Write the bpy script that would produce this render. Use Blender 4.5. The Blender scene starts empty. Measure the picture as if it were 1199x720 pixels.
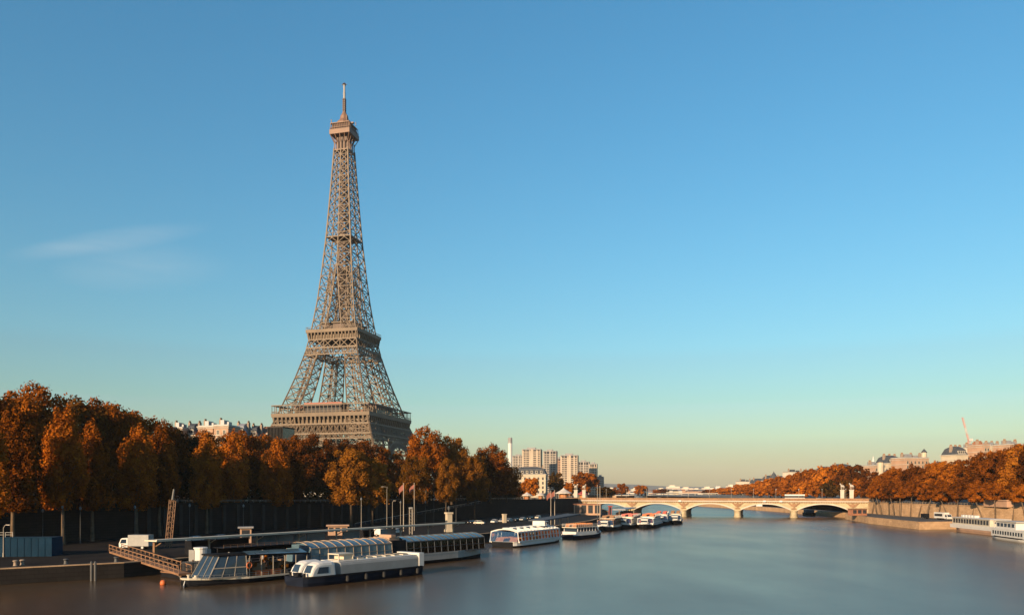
import bpy, bmesh, math, random
import numpy as np
from mathutils import Vector, Matrix

# ------------------------------------------------------------------ camera, sky, sun, exposure
scene = bpy.context.scene
COL = scene.collection
F, CX, HY, H = 932.0, 599.5, 575.0, 15.0        # focal length, principal column, horizon row, eye height
cam = bpy.data.cameras.new("camera")
cam.sensor_width = 36.0
cam.lens = 36.0 * F / 1199.0
cam.shift_y = (HY - 360.0) / 1199.0
cam.clip_start = 0.5
cam.clip_end = 60000.0
cam_ob = bpy.data.objects.new("camera", cam)
COL.objects.link(cam_ob)
cam_ob.location = (0, 0, H)
cam_ob.rotation_euler = (math.radians(90), 0, 0)
scene.camera = cam_ob

SUN_EL = math.radians(15.0)
SUN_DIR = Vector((-0.56 * math.cos(SUN_EL), -0.828 * math.cos(SUN_EL), math.sin(SUN_EL))).normalized()
SUN_AZ = math.atan2(SUN_DIR.x, SUN_DIR.y)       # clockwise from +Y
world = bpy.data.worlds.new("World")
scene.world = world
world.use_nodes = True
wn, wl = world.node_tree.nodes, world.node_tree.links
wn.clear()
w_out = wn.new("ShaderNodeOutputWorld")
w_bg = wn.new("ShaderNodeBackground")
w_bg.inputs[1].default_value = 0.089
sky = wn.new("ShaderNodeTexSky")
sky.sky_type = 'NISHITA'
sky.sun_disc = False
sky.sun_elevation = SUN_EL
sky.sun_rotation = SUN_AZ
sky.altitude = 0.0
sky.air_density = 1.7
sky.dust_density = 0.45
sky.ozone_density = 4.5
# thin wisps of high cloud in the west
w_geo = wn.new("ShaderNodeTexCoord")
w_map = wn.new("ShaderNodeMapping"); w_map.inputs['Scale'].default_value = (3.0, 3.0, 22.0)
w_map.inputs['Rotation'].default_value = (0, math.radians(6), 0)
w_noise = wn.new("ShaderNodeTexNoise"); w_noise.inputs['Scale'].default_value = 1.6
w_noise.inputs['Detail'].default_value = 6.0; w_noise.inputs['Roughness'].default_value = 0.62
w_ramp = wn.new("ShaderNodeValToRGB")
w_ramp.color_ramp.elements[0].position = 0.2; w_ramp.color_ramp.elements[1].position = 0.72
def w_math(op, x, y=None):
    n_ = wn.new("ShaderNodeMath"); n_.operation = op
    for k, val in enumerate((x, y)):
        if val is None: continue
        if isinstance(val, (int, float)): n_.inputs[k].default_value = val
        else: wl.new(val, n_.inputs[k])
    return n_.outputs[0]
w_sep = wn.new("ShaderNodeSeparateXYZ"); wl.new(w_geo.outputs['Generated'], w_sep.inputs[0])
w_y = w_math('MAXIMUM', w_sep.outputs[1], 0.05)
w_u, w_v = w_math('DIVIDE', w_sep.outputs[0], w_y), w_math('DIVIDE', w_sep.outputs[2], w_y)
def wisp(px, py, hw, hh, slope, op):          # a soft long streak of cirrus at one bearing and height
    du = w_math('SUBTRACT', w_u, (px - CX) / F)
    dv = w_math('SUBTRACT', w_math('SUBTRACT', w_v, (HY - py) / F), w_math('MULTIPLY', du, slope))
    du, dv = w_math('DIVIDE', du, hw / F), w_math('DIVIDE', dv, hh / F)
    d2 = w_math('ADD', w_math('MULTIPLY', du, du), w_math('MULTIPLY', dv, dv))
    return w_math('MULTIPLY', w_math('POWER', w_math('MAXIMUM', w_math('SUBTRACT', 1.0, d2), 0.0), 1.5), op)
w_cover = w_math('ADD', wisp(135, 281, 120, 17, .135, .22), w_math('ADD', wisp(165, 314, 115, 32, .03, .15), wisp(60, 294, 70, 13, .1, .08)))
w_mul = wn.new("ShaderNodeMath"); w_mul.operation = 'MULTIPLY'
w_mix = wn.new("ShaderNodeMixRGB"); w_mix.inputs[2].default_value = (4.6, 4.8, 4.7, 1)
w_hsv = wn.new("ShaderNodeHueSaturation")
w_hsv.inputs['Saturation'].default_value = 1.13
w_hsv.inputs['Hue'].default_value = 0.48
w_gain = wn.new("ShaderNodeMixRGB"); w_gain.blend_type = 'MULTIPLY'; w_gain.inputs[0].default_value = 1.0
w_gain.inputs[2].default_value = (0.665, 0.86, 1.06, 1)
wl.new(w_geo.outputs['Generated'], w_map.inputs['Vector']); wl.new(w_map.outputs[0], w_noise.inputs['Vector'])
wl.new(w_noise.outputs[0], w_ramp.inputs[0])
wl.new(w_ramp.outputs[0], w_mul.inputs[0]); wl.new(w_cover, w_mul.inputs[1])
wl.new(sky.outputs[0], w_hsv.inputs['Color'])
wl.new(w_hsv.outputs[0], w_gain.inputs[1]); wl.new(w_gain.outputs[0], w_mix.inputs[1]); wl.new(w_mul.outputs[0], w_mix.inputs[0])
wl.new(w_mix.outputs[0], w_bg.inputs[0]); wl.new(w_bg.outputs[0], w_out.inputs[0])

sun = bpy.data.lights.new("sun", 'SUN')
sun.energy = 5.0
sun.angle = math.radians(0.53)
sun.color = (1.0, 0.72, 0.44)
sun_ob = bpy.data.objects.new("sun", sun)
COL.objects.link(sun_ob)
sun_ob.rotation_euler = (-SUN_DIR).to_track_quat('-Z', 'Y').to_euler()
sun_ob.location = SUN_DIR * 900

scene.view_settings.view_transform = 'Standard'
scene.view_settings.look = 'None'
scene.view_settings.gamma = 1.0
scene.view_settings.use_curve_mapping = False
scene.view_settings.exposure = 0.9
scene.cycles.max_bounces = 6
scene.cycles.transparent_max_bounces = 12
scene.cycles.volume_bounces = 0
scene.cycles.use_denoising = True

# ------------------------------------------------------------------ helpers
rnd = random.Random(7)
def PX(px, Y): return (px - CX) / F * Y
def PZ(py, Y): return H - (py - HY) / F * Y
def YW(py, z=0.0): return (H - z) * F / (py - HY)

def tag(o, label=None, cat=None, group=None, kind=None):
    if label: o["label"] = label
    if cat: o["category"] = cat
    if group: o["group"] = group
    if kind: o["kind"] = kind
    return o
def thing(name, label, cat, loc=(0, 0, 0), rz=0.0, group=None):
    o = bpy.data.objects.new(name, None)
    o.empty_display_size = 1.0
    COL.objects.link(o)
    o.location = loc; o.rotation_euler = (0, 0, rz)
    return tag(o, label, cat, group)
def link_mesh(name, me, parent=None, loc=None, rz=None):
    o = bpy.data.objects.new(name, me)
    COL.objects.link(o)
    if parent is not None: o.parent = parent
    if loc is not None: o.location = loc
    if rz is not None: o.rotation_euler = (0, 0, rz)
    return o
CHILD = {}
def copy_tree(o, parent=None):
    c = o.copy(); COL.objects.link(c)
    if parent is not None: c.parent = parent
    for ch in list(o.children): copy_tree(ch, c)
    return c

class MB:
    def __init__(s): s.v = []; s.f = []; s.m = []
    def add(s, vs, fs, mi=0):
        n = len(s.v); s.v.extend([tuple(p) for p in vs])
        for f in fs: s.f.append(tuple(i + n for i in f)); s.m.append(mi)
    def box(s, c, d, rz=0.0, mi=0, top=1.0):
        x, y, z = d[0] / 2, d[1] / 2, d[2] / 2
        cs, sn = math.cos(rz), math.sin(rz)
        vs = []
        for k, t in ((-z, 1.0), (z, top)):
            for a, b in ((-x, -y), (x, -y), (x, y), (-x, y)):
                a *= t; b *= t
                vs.append((c[0] + a * cs - b * sn, c[1] + a * sn + b * cs, c[2] + k))
        s.add(vs, [(0, 3, 2, 1), (4, 5, 6, 7), (0, 1, 5, 4), (1, 2, 6, 5), (2, 3, 7, 6), (3, 0, 4, 7)], mi)
    def b2(s, lo, hi, mi=0):
        s.box([(a + b) / 2 for a, b in zip(lo, hi)], [b - a for a, b in zip(lo, hi)], 0, mi)
    def bar(s, p, q, w, h=None, mi=0):
        p, q = Vector(p), Vector(q); d = q - p
        if d.length < 1e-6: return
        d.normalize(); h = h or w
        up = Vector((0, 0, 1)) if abs(d.z) < 0.95 else Vector((1, 0, 0))
        a = d.cross(up).normalized() * (w / 2); b = a.cross(d).normalized() * (h / 2)
        vs = [p - a - b, p + a - b, p + a + b, p - a + b, q - a - b, q + a - b, q + a + b, q - a + b]
        s.add(vs, [(0, 3, 2, 1), (4, 5, 6, 7), (0, 1, 5, 4), (1, 2, 6, 5), (2, 3, 7, 6), (3, 0, 4, 7)], mi)
    def tube(s, pts, rs, n=7, mi=0, cap=True):
        pts = [Vector(p) for p in pts]; rings = []
        for i, p in enumerate(pts):
            d = (pts[min(i + 1, len(pts) - 1)] - pts[max(i - 1, 0)]).normalized()
            up = Vector((0, 1, 0)) if abs(d.y) < 0.9 else Vector((1, 0, 0))
            a = d.cross(up).normalized(); b = a.cross(d)
            r = rs[i] if isinstance(rs, (list, tuple)) else rs
            rings.append([p + a * (r * math.cos(2 * math.pi * k / n)) + b * (r * math.sin(2 * math.pi * k / n)) for k in range(n)])
        s.loft(rings, mi, cap)
    def loft(s, rings, mi=0, cap=True, closed=True):
        n = len(rings[0]); vs = [p for r in rings for p in r]; fs = []
        for i in range(len(rings) - 1):
            for k in range(n if closed else n - 1):
                k2 = (k + 1) % n
                fs.append((i * n + k, i * n + k2, (i + 1) * n + k2, (i + 1) * n + k))
        if cap:
            fs.append(tuple(range(n - 1, -1, -1))); fs.append(tuple((len(rings) - 1) * n + k for k in range(n)))
        s.add(vs, fs, mi)
    def lathe(s, c, prof, n=12, mi=0):
        s.loft([[(c[0] + r * math.cos(2 * math.pi * k / n), c[1] + r * math.sin(2 * math.pi * k / n), c[2] + z) for k in range(n)] for r, z in prof], mi)
    def prism(s, poly, z0, z1, mi=0):
        n = len(poly)
        s.add([(p[0], p[1], z0) for p in poly] + [(p[0], p[1], z1) for p in poly],
              [tuple(range(n - 1, -1, -1)), tuple(range(n, 2 * n))] + [(k, (k + 1) % n, n + (k + 1) % n, n + k) for k in range(n)], mi)
    def slab(s, poly, y0, y1, mi=0):          # outline in x-z, thickness along y
        n = len(poly)
        s.add([(p[0], y0, p[1]) for p in poly] + [(p[0], y1, p[1]) for p in poly],
              [tuple(range(n)), tuple(range(2 * n - 1, n - 1, -1))] + [(k, n + k, n + (k + 1) % n, (k + 1) % n) for k in range(n)], mi)
    def mesh(s, name, mats, smooth=False, fix=True):
        me = bpy.data.meshes.new(name)
        me.from_pydata(s.v, [], s.f)
        for m in (mats if isinstance(mats, (list, tuple)) else [mats]): me.materials.append(m)
        me.polygons.foreach_set("material_index", s.m)
        if fix:
            bm = bmesh.new(); bm.from_mesh(me); bmesh.ops.recalc_face_normals(bm, faces=bm.faces[:]); bm.to_mesh(me); bm.free()
        if smooth: me.polygons.foreach_set("use_smooth", [True] * len(me.polygons))
        me.update()
        return me
    def build(s, name, mats, parent=None, loc=None, rz=None, smooth=False):
        return link_mesh(name, s.mesh(name, mats, smooth), parent, loc, rz)

# ------------------------------------------------------------------ materials
M = {}
KA = 0.68                     # darkens all base colours to deepen the shade under the raised exposure
def mat(name, col, rough=0.7, var=0.25, scale=1.0, metal=0.0, bump=0.0, bscale=8.0, col2=None, spec=0.5):
    m = bpy.data.materials.new(name); m.use_nodes = True
    n, l = m.node_tree.nodes, m.node_tree.links
    b = n['Principled BSDF']
    b.inputs['Roughness'].default_value = rough; b.inputs['Metallic'].default_value = metal
    b.inputs['Specular IOR Level'].default_value = spec
    tc = n.new('ShaderNodeTexCoord')
    nz = n.new('ShaderNodeTexNoise'); nz.inputs['Scale'].default_value = scale
    nz.inputs['Detail'].default_value = 6; nz.inputs['Roughness'].default_value = 0.65
    rp = n.new('ShaderNodeValToRGB')
    col = tuple(c * KA for c in col)
    c2 = col2 or tuple(min(1, c * (1 + var)) for c in col)
    c1 = tuple(c * (1 - var) for c in col)
    rp.color_ramp.elements[0].color = (*c1, 1); rp.color_ramp.elements[1].color = (*c2, 1)
    rp.color_ramp.elements[0].position = 0.32; rp.color_ramp.elements[1].position = 0.68
    l.new(tc.outputs['Object'], nz.inputs['Vector']); l.new(nz.outputs[0], rp.inputs[0]); l.new(rp.outputs[0], b.inputs['Base Color'])
    if bump:
        n2 = n.new('ShaderNodeTexNoise'); n2.inputs['Scale'].default_value = bscale; n2.inputs['Detail'].default_value = 5
        bp = n.new('ShaderNodeBump'); bp.inputs['Strength'].default_value = bump; bp.inputs['Distance'].default_value = 0.1
        l.new(tc.outputs['Object'], n2.inputs['Vector']); l.new(n2.outputs[0], bp.inputs['Height']); l.new(bp.outputs[0], b.inputs['Normal'])
    M[name] = m
    return m
def masonry(name, col, mortar, w, h, rough=0.9):
    m = mat(name, col, rough, 0.22, 0.25, spec=0.12)
    n, l = m.node_tree.nodes, m.node_tree.links
    b = n['Principled BSDF']
    ramp = [x for x in n if x.type == 'VALTORGB'][0]
    tc = [x for x in n if x.type == 'TEX_COORD'][0]
    # run the courses along the wall: u = x + y, v = z
    sx = n.new('ShaderNodeSeparateXYZ'); ad = n.new('ShaderNodeMath'); cb = n.new('ShaderNodeCombineXYZ')
    l.new(tc.outputs['Object'], sx.inputs[0]); l.new(sx.outputs[0], ad.inputs[0]); l.new(sx.outputs[1], ad.inputs[1])
    l.new(ad.outputs[0], cb.inputs[0]); l.new(sx.outputs[2], cb.inputs[1])
    br = n.new('ShaderNodeTexBrick'); br.inputs['Scale'].default_value = 1.0
    br.inputs['Brick Width'].default_value = w; br.inputs['Row Height'].default_value = h
    br.inputs['Mortar Size'].default_value = 0.03; br.inputs['Mortar'].default_value = (*mortar, 1)
    br.inputs['Color1'].default_value = (1, 1, 1, 1); br.inputs['Color2'].default_value = (0.78, 0.76, 0.74, 1)
    mx = n.new('ShaderNodeMixRGB'); mx.blend_type = 'MULTIPLY'; mx.inputs[0].default_value = 0.8
    l.new(cb.outputs[0], br.inputs['Vector']); l.new(ramp.outputs[0], mx.inputs[1]); l.new(br.outputs[0], mx.inputs[2])
    l.new(mx.outputs[0], b.inputs['Base Color'])
    return m
def glass(name, tint, fac=0.35, rough=0.05, ior=1.5):
    m = bpy.data.materials.new(name); m.use_nodes = True
    n, l = m.node_tree.nodes, m.node_tree.links; n.clear()
    out = n.new('ShaderNodeOutputMaterial'); mx = n.new('ShaderNodeMixShader'); tr = n.new('ShaderNodeBsdfTransparent')
    gl = n.new('ShaderNodeBsdfGlossy'); fr = n.new('ShaderNodeFresnel'); fr.inputs[0].default_value = ior
    ad = n.new('ShaderNodeMath'); ad.operation = 'ADD'; ad.use_clamp = True; ad.inputs[1].default_value = fac
    tr.inputs[0].default_value = (*tint, 1); gl.inputs['Roughness'].default_value = rough
    nz = n.new('ShaderNodeTexNoise'); nz.inputs['Scale'].default_value = 0.8
    bp = n.new('ShaderNodeBump'); bp.inputs['Strength'].default_value = 0.05
    l.new(nz.outputs[0], bp.inputs['Height']); l.new(bp.outputs[0], gl.inputs['Normal'])
    l.new(fr.outputs[0], ad.inputs[0]); l.new(ad.outputs[0], mx.inputs[0]); l.new(tr.outputs[0], mx.inputs[1]); l.new(gl.outputs[0], mx.inputs[2])
    l.new(mx.outputs[0], out.inputs[0]); M[name] = m
    return m
def leafmat(name, c1, c2, c3):
    c1, c2, c3 = (tuple(v * q * KA for v, q in zip(c, (1, .94, .85))) for c in (c1, c2, c3))
    m = bpy.data.materials.new(name); m.use_nodes = True
    n, l = m.node_tree.nodes, m.node_tree.links; n.clear()
    out = n.new('ShaderNodeOutputMaterial'); mx = n.new('ShaderNodeMixShader'); mx.inputs[0].default_value = 0.2
    df = n.new('ShaderNodeBsdfDiffuse'); tl = n.new('ShaderNodeBsdfTranslucent')
    tc = n.new('ShaderNodeTexCoord'); nz = n.new('ShaderNodeTexNoise'); nz.inputs['Scale'].default_value = 0.28; nz.inputs['Detail'].default_value = 5
    nz.inputs['Roughness'].default_value = 0.75
    oi = n.new('ShaderNodeObjectInfo'); sc = n.new('ShaderNodeMath'); sc.operation = 'MULTIPLY_ADD'; sc.inputs[1].default_value = 0.34
    sb = n.new('ShaderNodeMath'); sb.operation = 'SUBTRACT'; sb.inputs[1].default_value = 0.17
    rp = n.new('ShaderNodeValToRGB'); e = rp.color_ramp.elements
    e[0].position = 0.3; e[0].color = (*c1, 1); e[1].position = 0.72; e[1].color = (*c3, 1)
    k = e.new(0.52); k.color = (*c2, 1)
    l.new(tc.outputs['Object'], nz.inputs['Vector']); l.new(oi.outputs['Random'], sc.inputs[0]); l.new(nz.outputs[0], sc.inputs[2])
    l.new(sc.outputs[0], sb.inputs[0]); l.new(sb.outputs[0], rp.inputs[0])
    l.new(rp.outputs[0], df.inputs[0]); l.new(rp.outputs[0], tl.inputs[0])
    l.new(df.outputs[0], mx.inputs[1]); l.new(tl.outputs[0], mx.inputs[2]); l.new(mx.outputs[0], out.inputs[0]); M[name] = m
    return m

mat('tower_iron', (0.178, 0.122, 0.073), 0.6, 0.2, 0.12)
mat('tower_rust', (0.24, 0.135, 0.085), 0.6, 0.2, 0.15)
mat('tower_iron_dark', (0.10, 0.052, 0.032), 0.6, 0.2, 0.15)
mat('tower_red', (0.36, 0.13, 0.09), 0.7)
mat('mast_white', (0.42, 0.40, 0.38), 0.5, 0.1)
masonry('quay_stone', (0.62, 0.41, 0.24), (0.38, 0.26, 0.16), 1.6, 0.6)  # sunlight on the right wall is put into this warm tone
masonry('shaded_stone', (0.030, 0.026, 0.024), (0.014, 0.012, 0.011), 1.8, 0.7)  # shade on the left wall is put into this near-black colour
masonry('bridge_stone', (0.64, 0.53, 0.35), (0.42, 0.34, 0.23), 1.4, 0.55)
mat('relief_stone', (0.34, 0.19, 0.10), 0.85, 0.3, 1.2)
mat('pale_stone', (0.62, 0.56, 0.47), 0.8, 0.14, 0.2)
mat('cream_stone', (0.62, 0.52, 0.38), 0.8, 0.15, 0.15)
mat('pink_wall', (0.52, 0.32, 0.21), 0.85, 0.16, 0.2)
mat('white_wall', (0.78, 0.69, 0.56), 0.75, 0.1, 0.2)
mat('grey_wall', (0.32, 0.31, 0.31), 0.8, 0.15, 0.2)
mat('tower_grey', (0.46, 0.40, 0.34), 0.7, 0.15, 0.1)
mat('tower_block', (0.56, 0.45, 0.34), 0.7, 0.15, 0.1)
mat('slate', (0.08, 0.09, 0.105), 0.7, 0.25, 0.6, spec=0.2)
mat('zinc', (0.30, 0.31, 0.33), 0.45, 0.15, 0.4)
mat('terracotta', (0.36, 0.15, 0.08), 0.85, 0.25, 0.5)
mat('window_dark', (0.035, 0.04, 0.05), 0.15, 0.3, 0.4)
mat('shaded_cobble', (0.026, 0.021, 0.018), 0.85, 0.35, 0.22, bump=0.4, bscale=2.0, spec=0.08)  # the left quay's shade is put into the paving colour
mat('quay_pale', (0.30, 0.21, 0.14), 0.85, 0.3, 0.2, bump=0.3, bscale=2.0)
mat('shaded_earth', (0.03, 0.024, 0.017), 0.95, 0.35, 0.05, spec=0.08)  # shadow on the left bank is put into the soil colour
mat('far_land', (0.16, 0.15, 0.125), 0.95, 0.4, 0.004)
mat('asphalt', (0.055, 0.053, 0.052), 0.9, 0.25, 0.5)
mat('white_paint', (0.76, 0.74, 0.70), 0.4, 0.08, 0.6)
mat('cream_paint', (0.68, 0.60, 0.47), 0.45, 0.1, 0.5)
mat('grey_paint', (0.33, 0.33, 0.32), 0.5, 0.12, 0.5)
mat('dark_paint', (0.010, 0.011, 0.015), 0.8, 0.3, 0.5, spec=0.12)
mat('navy_paint', (0.008, 0.013, 0.028), 0.8, 0.3, 0.4, spec=0.12)
mat('roof_cream', (0.80, 0.72, 0.58), 0.9, 0.15, 0.3, spec=0.08)
mat('hoarding_blue', (0.010, 0.035, 0.068), 0.95, 0.2, 0.4, spec=0.08)  # blue darkened towards black to stand in for the quay's shade
mat('red_paint', (0.45, 0.06, 0.035), 0.5, 0.2, 0.8)
mat('orange_paint', (0.62, 0.14, 0.03), 0.6, 0.25, 0.8)
mat('pink_flag', (0.30, 0.10, 0.07), 0.9, 0.2, 0.8)
mat('timber', (0.27, 0.14, 0.07), 0.75, 0.3, 0.8)
mat('dark_grey_stone', (0.055, 0.05, 0.045), 0.85, 0.25, 0.4, spec=0.08)  # dark grey stone for the left pilasters and the finned block
mat('lamp_iron', (0.09, 0.09, 0.09), 0.5, 0.2, 1.0)
mat('chimney_brick', (0.36, 0.27, 0.20), 0.85, 0.25, 0.6)
mat('steel', (0.36, 0.36, 0.36), 0.4, 0.15, 1.0, metal=0.6)
mat('pole_pale', (0.42, 0.36, 0.29), 0.5, 0.1, 1.0)
mat('rubber', (0.02, 0.02, 0.02), 0.8)
mat('canvas', (0.66, 0.60, 0.52), 0.9, 0.1, 0.5)
mat('roof_glass', (0.10, 0.17, 0.22), 0.12, 0.25, 0.3)
mat('cabin_glass', (0.03, 0.05, 0.08), 0.06, 0.3, 0.3)
mat('seat_orange', (0.55, 0.20, 0.05), 0.7, 0.3, 0.9)
mat('bark', (0.09, 0.065, 0.045), 0.95, 0.4, 0.9, bump=0.5, bscale=3.0, spec=0.08)
mat('bark_pale', (0.17, 0.12, 0.08), 0.95, 0.4, 0.7, bump=0.5, bscale=3.0, spec=0.08)  # pale bark darkened so the left quay trunks look shaded
glass('clear_glass', (0.80, 0.84, 0.84), 0.16)
glass('amber_glass', (0.30, 0.18, 0.07), 0.0, 0.05, 1.16)
leafmat('leaf_orange', (0.11, 0.036, 0.006), (0.50, 0.148, 0.014), (0.78, 0.29, 0.030))
leafmat('leaf_rust', (0.07, 0.025, 0.005), (0.31, 0.092, 0.010), (0.56, 0.19, 0.02))
leafmat('leaf_olive', (0.06, 0.035, 0.006), (0.28, 0.112, 0.015), (0.54, 0.22, 0.03))
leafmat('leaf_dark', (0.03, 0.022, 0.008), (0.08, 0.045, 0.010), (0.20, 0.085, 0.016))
leafmat('leaf_deep', (0.05, 0.018, 0.004), (0.22, 0.066, 0.008), (0.42, 0.135, 0.015))
leafmat('leaf_bright', (0.22, 0.075, 0.010), (0.42, 0.145, 0.016), (0.55, 0.23, 0.030))

# river surface: long-exposure smooth
def water_mat():
    m = bpy.data.materials.new('river_water'); m.use_nodes = True
    n, l = m.node_tree.nodes, m.node_tree.links; b = n['Principled BSDF']
    b.inputs['Base Color'].default_value = (0.062, 0.038, 0.019, 1)
    b.inputs['Roughness'].default_value = 0.2; b.inputs['IOR'].default_value = 1.33
    tc = n.new('ShaderNodeTexCoord'); mp = n.new('ShaderNodeMapping'); mp.inputs['Scale'].default_value = (0.05, 0.02, 1)
    mp.inputs['Rotation'].default_value = (0, 0, math.radians(-25))
    nz = n.new('ShaderNodeTexNoise'); nz.inputs['Scale'].default_value = 1.0; nz.inputs['Detail'].default_value = 4
    mr = n.new('ShaderNodeMapRange'); mr.inputs['To Min'].default_value = 0.16; mr.inputs['To Max'].default_value = 0.32
    n2 = n.new('ShaderNodeTexNoise'); n2.inputs['Scale'].default_value = 0.35; n2.inputs['Detail'].default_value = 4
    bp = n.new('ShaderNodeBump'); bp.inputs['Strength'].default_value = 0.10; bp.inputs['Distance'].default_value = 0.25
    l.new(tc.outputs['Object'], mp.inputs[0]); l.new(mp.outputs[0], nz.inputs['Vector']); l.new(nz.outputs[0], mr.inputs['Value'])
    l.new(mr.outputs[0], b.inputs['Roughness']); l.new(tc.outputs['Object'], n2.inputs['Vector'])
    l.new(n2.outputs[0], bp.inputs['Height']); l.new(bp.outputs[0], b.inputs['Normal'])
    M['river_water'] = m
water_mat()

# ------------------------------------------------------------------ the setting: water, banks, hills
ms = MB(); ms.add([(-15000, -3000, 0), (15000, -3000, 0), (15000, 20000, 0), (-15000, 20000, 0)], [(0, 1, 2, 3)])
tag(ms.build('river_water', M['river_water']), kind='structure')

def lerp_line(pts, t):      # pts of (y, value)
    if t <= pts[0][0]: return pts[0][1]
    for (a, va), (b, vb) in zip(pts, pts[1:]):
        if t <= b: return va + (vb - va) * (t - a) / (b - a)
    return pts[-1][1]

WALL_L = [(-175, 85), (-114, 194), (-68, 277), (12, 431), (41, 492), (56, 620), (46, 800), (0, 1100), (-210, 1600), (-650, 2300)]
EDGE_L = [(-175, 58), (-110, 107), (-82, 127.8), (-67.6, 138.7), (-60, 150), (-40, 182), (-20, 214), (-4, 242), (14, 282), (34, 340), (50, 410), (60, 492), (68, 620), (58, 800), (10, 1100), (-200, 1600)]
WALL_R = [(200, 60), (196, 180), (192, 260), (190, 330), (191, 390), (197, 440), (206, 600), (196, 900), (150, 1300), (-100, 1800), (-480, 2500)]
EDGE_R = [(152, 60), (158, 180), (170, 262), (177, 317), (160, 313), (167, 373), (180, 430), (190, 450), (196, 600), (186, 900), (142, 1300), (-105, 1800)]
WL = sorted((y, x) for x, y in WALL_L); WR = sorted((y, x) for x, y in WALL_R)
def wall_l(Y): return lerp_line(WL, Y)
def wall_r(Y): return lerp_line(WR, Y)
def z_up(Y): return lerp_line([(85, 12.2), (194, 11.6), (277, 10.7), (431, 10.3), (800, 10.0)], Y)
def hill(x, y):             # the rise behind the right bank
    off = x - wall_r(y)
    t = max(0.0, min(1.0, (off - 45) / 230.0)); t = t * t * (3 - 2 * t)
    f = lerp_line([(100, 1.0), (700, 1.0), (950, 0.6), (1180, 0.0), (2600, 0.0)], y)
    return 9.0 + 27.0 * t * f
ZQ, ZQR = 2.5, 2.9

ms = MB(); offs = [0.4, 12, 40, 120, 400, 1500, 6000, 14000]
rows = [(x, y) for x, y in WALL_L] + [(-1200, 3000), (-2500, 4000)]
rows = [(-175, -400)] + rows
for x, y in rows:
    for o in offs: ms.v.append((x - o, y, z_up(y)))
n = len(offs)
for i in range(len(rows) - 1):
    for k in range(n - 1): ms.f.append((i * n + k, (i + 1) * n + k, (i + 1) * n + k + 1, i * n + k + 1)); ms.m.append(0)
tag(ms.build('street_ground', M['shaded_earth']), kind='structure')

ms = MB(); offs = [0.4, 14, 45, 100, 160, 220, 280, 400, 700, 1500, 5000, 14000]
rows = [(200, -400), (200, 60), (196, 180), (192, 260), (190, 330), (191, 390), (197, 440), (202, 520), (206, 600), (202, 750), (196, 900), (175, 1100), (150, 1300), (-100, 1800), (-480, 2500), (-1300, 3200)]
for x, y in rows:
    for o in offs: ms.v.append((x + o, y, hill(x + o, y)))
n = len(offs)
for i in range(len(rows) - 1):
    for k in range(n - 1): ms.f.append((i * n + k, i * n + k + 1, (i + 1) * n + k + 1, (i + 1) * n + k)); ms.m.append(0)
tag(ms.build('hillside_terrain', M['far_land'], smooth=True), kind='structure')

ms = MB(); ms.add([(-15000, 3200, 9), (15000, 2500, 9), (15000, 20000, 9), (-15000, 20000, 9)], [(0, 1, 2, 3)])
tag(ms.build('far_ground', M['far_land']), kind='structure')
ms = MB(); rng = np.random.RandomState(5); nx, ny = 70, 10
for j in range(ny):
    for i in range(nx):
        x = -6500 + 13000 * i / (nx - 1); y = 6500 + 3200 * j / (ny - 1)
        prof = math.sin(math.pi * min(1, j / (ny - 1) * 1.25) * 0.8) ** 1.2 if j else 0
        hgt = 70 + 18 * math.sin(x / 900.0 + 1.1) + 9 * math.sin(x / 370.0) + rng.uniform(-3, 3)
        hgt *= lerp_line([(-6500, 1.2), (-500, 1.0), (900, 1.0), (2600, 0.75), (6500, 1.1)], x)
        ms.v.append((x, y, 5 + hgt * max(0, prof)))
for j in range(ny - 1):
    for i in range(nx - 1): ms.f.append((j * nx + i, j * nx + i + 1, (j + 1) * nx + i + 1, (j + 1) * nx + i)); ms.m.append(0)
tag(ms.build('distant_hills', M['far_land'], smooth=True), kind='structure')

def quay(name, wall, edge, z, m_top, m_side, sgn):
    ms = MB(); poly = [(x, y) for x, y in edge]
    back = [(x - sgn * 0.0, y) for x, y in reversed(wall) if y <= edge[-1][1]]
    poly = poly + back
    import mathutils
    tris = mathutils.geometry.tessellate_polygon([[Vector((x, y, 0)) for x, y in poly]])
    ms.add([(x, y, z) for x, y in poly], tris, 0)
    for (a, b), (c, d) in zip(edge, edge[1:]):
        ms.add([(a, b, -2), (c, d, -2), (c, d, z), (a, b, z)], [(0, 1, 2, 3)], 1)
    return tag(ms.build(name, [m_top, m_side]), kind='structure')
quay('lower_quay', WALL_L, EDGE_L, ZQ, M['shaded_cobble'], M['shaded_stone'], 1)
quay('lower_quay', WALL_R, EDGE_R, ZQR, M['asphalt'], M['quay_stone'], -1)

def coping(line, inward, z, w, h, name, label, m, y0, y1):
    ms = MB()
    pts = [p for p in line if y0 <= p[1] <= y1]
    for (a, b), (c, d) in zip(pts, pts[1:]):
        L = math.hypot(c - a, d - b); nx_, ny_ = -(d - b) / L * inward, (c - a) / L * inward
        ms.add([(a - nx_ * .06, b - ny_ * .06, z + .004), (c - nx_ * .06, d - ny_ * .06, z + .004), (c + nx_ * w, d + ny_ * w, z + .004), (a + nx_ * w, b + ny_ * w, z + .004),
                (a - nx_ * .06, b - ny_ * .06, z + h), (c - nx_ * .06, d - ny_ * .06, z + h), (c + nx_ * w, d + ny_ * w, z + h), (a + nx_ * w, b + ny_ * w, z + h)],
               [(0, 1, 5, 4), (4, 5, 6, 7), (2, 3, 7, 6), (0, 4, 7, 3), (1, 2, 6, 5)])
    return tag(ms.build(name, m), kind='structure')
coping(EDGE_L, 1, ZQ, 0.9, 0.16, 'quay_kerb', '', M['quay_stone'], 50, 620)
coping(EDGE_R, -1, ZQR, 0.9, 0.16, 'quay_kerb', '', M['quay_stone'], 60, 460)

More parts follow.
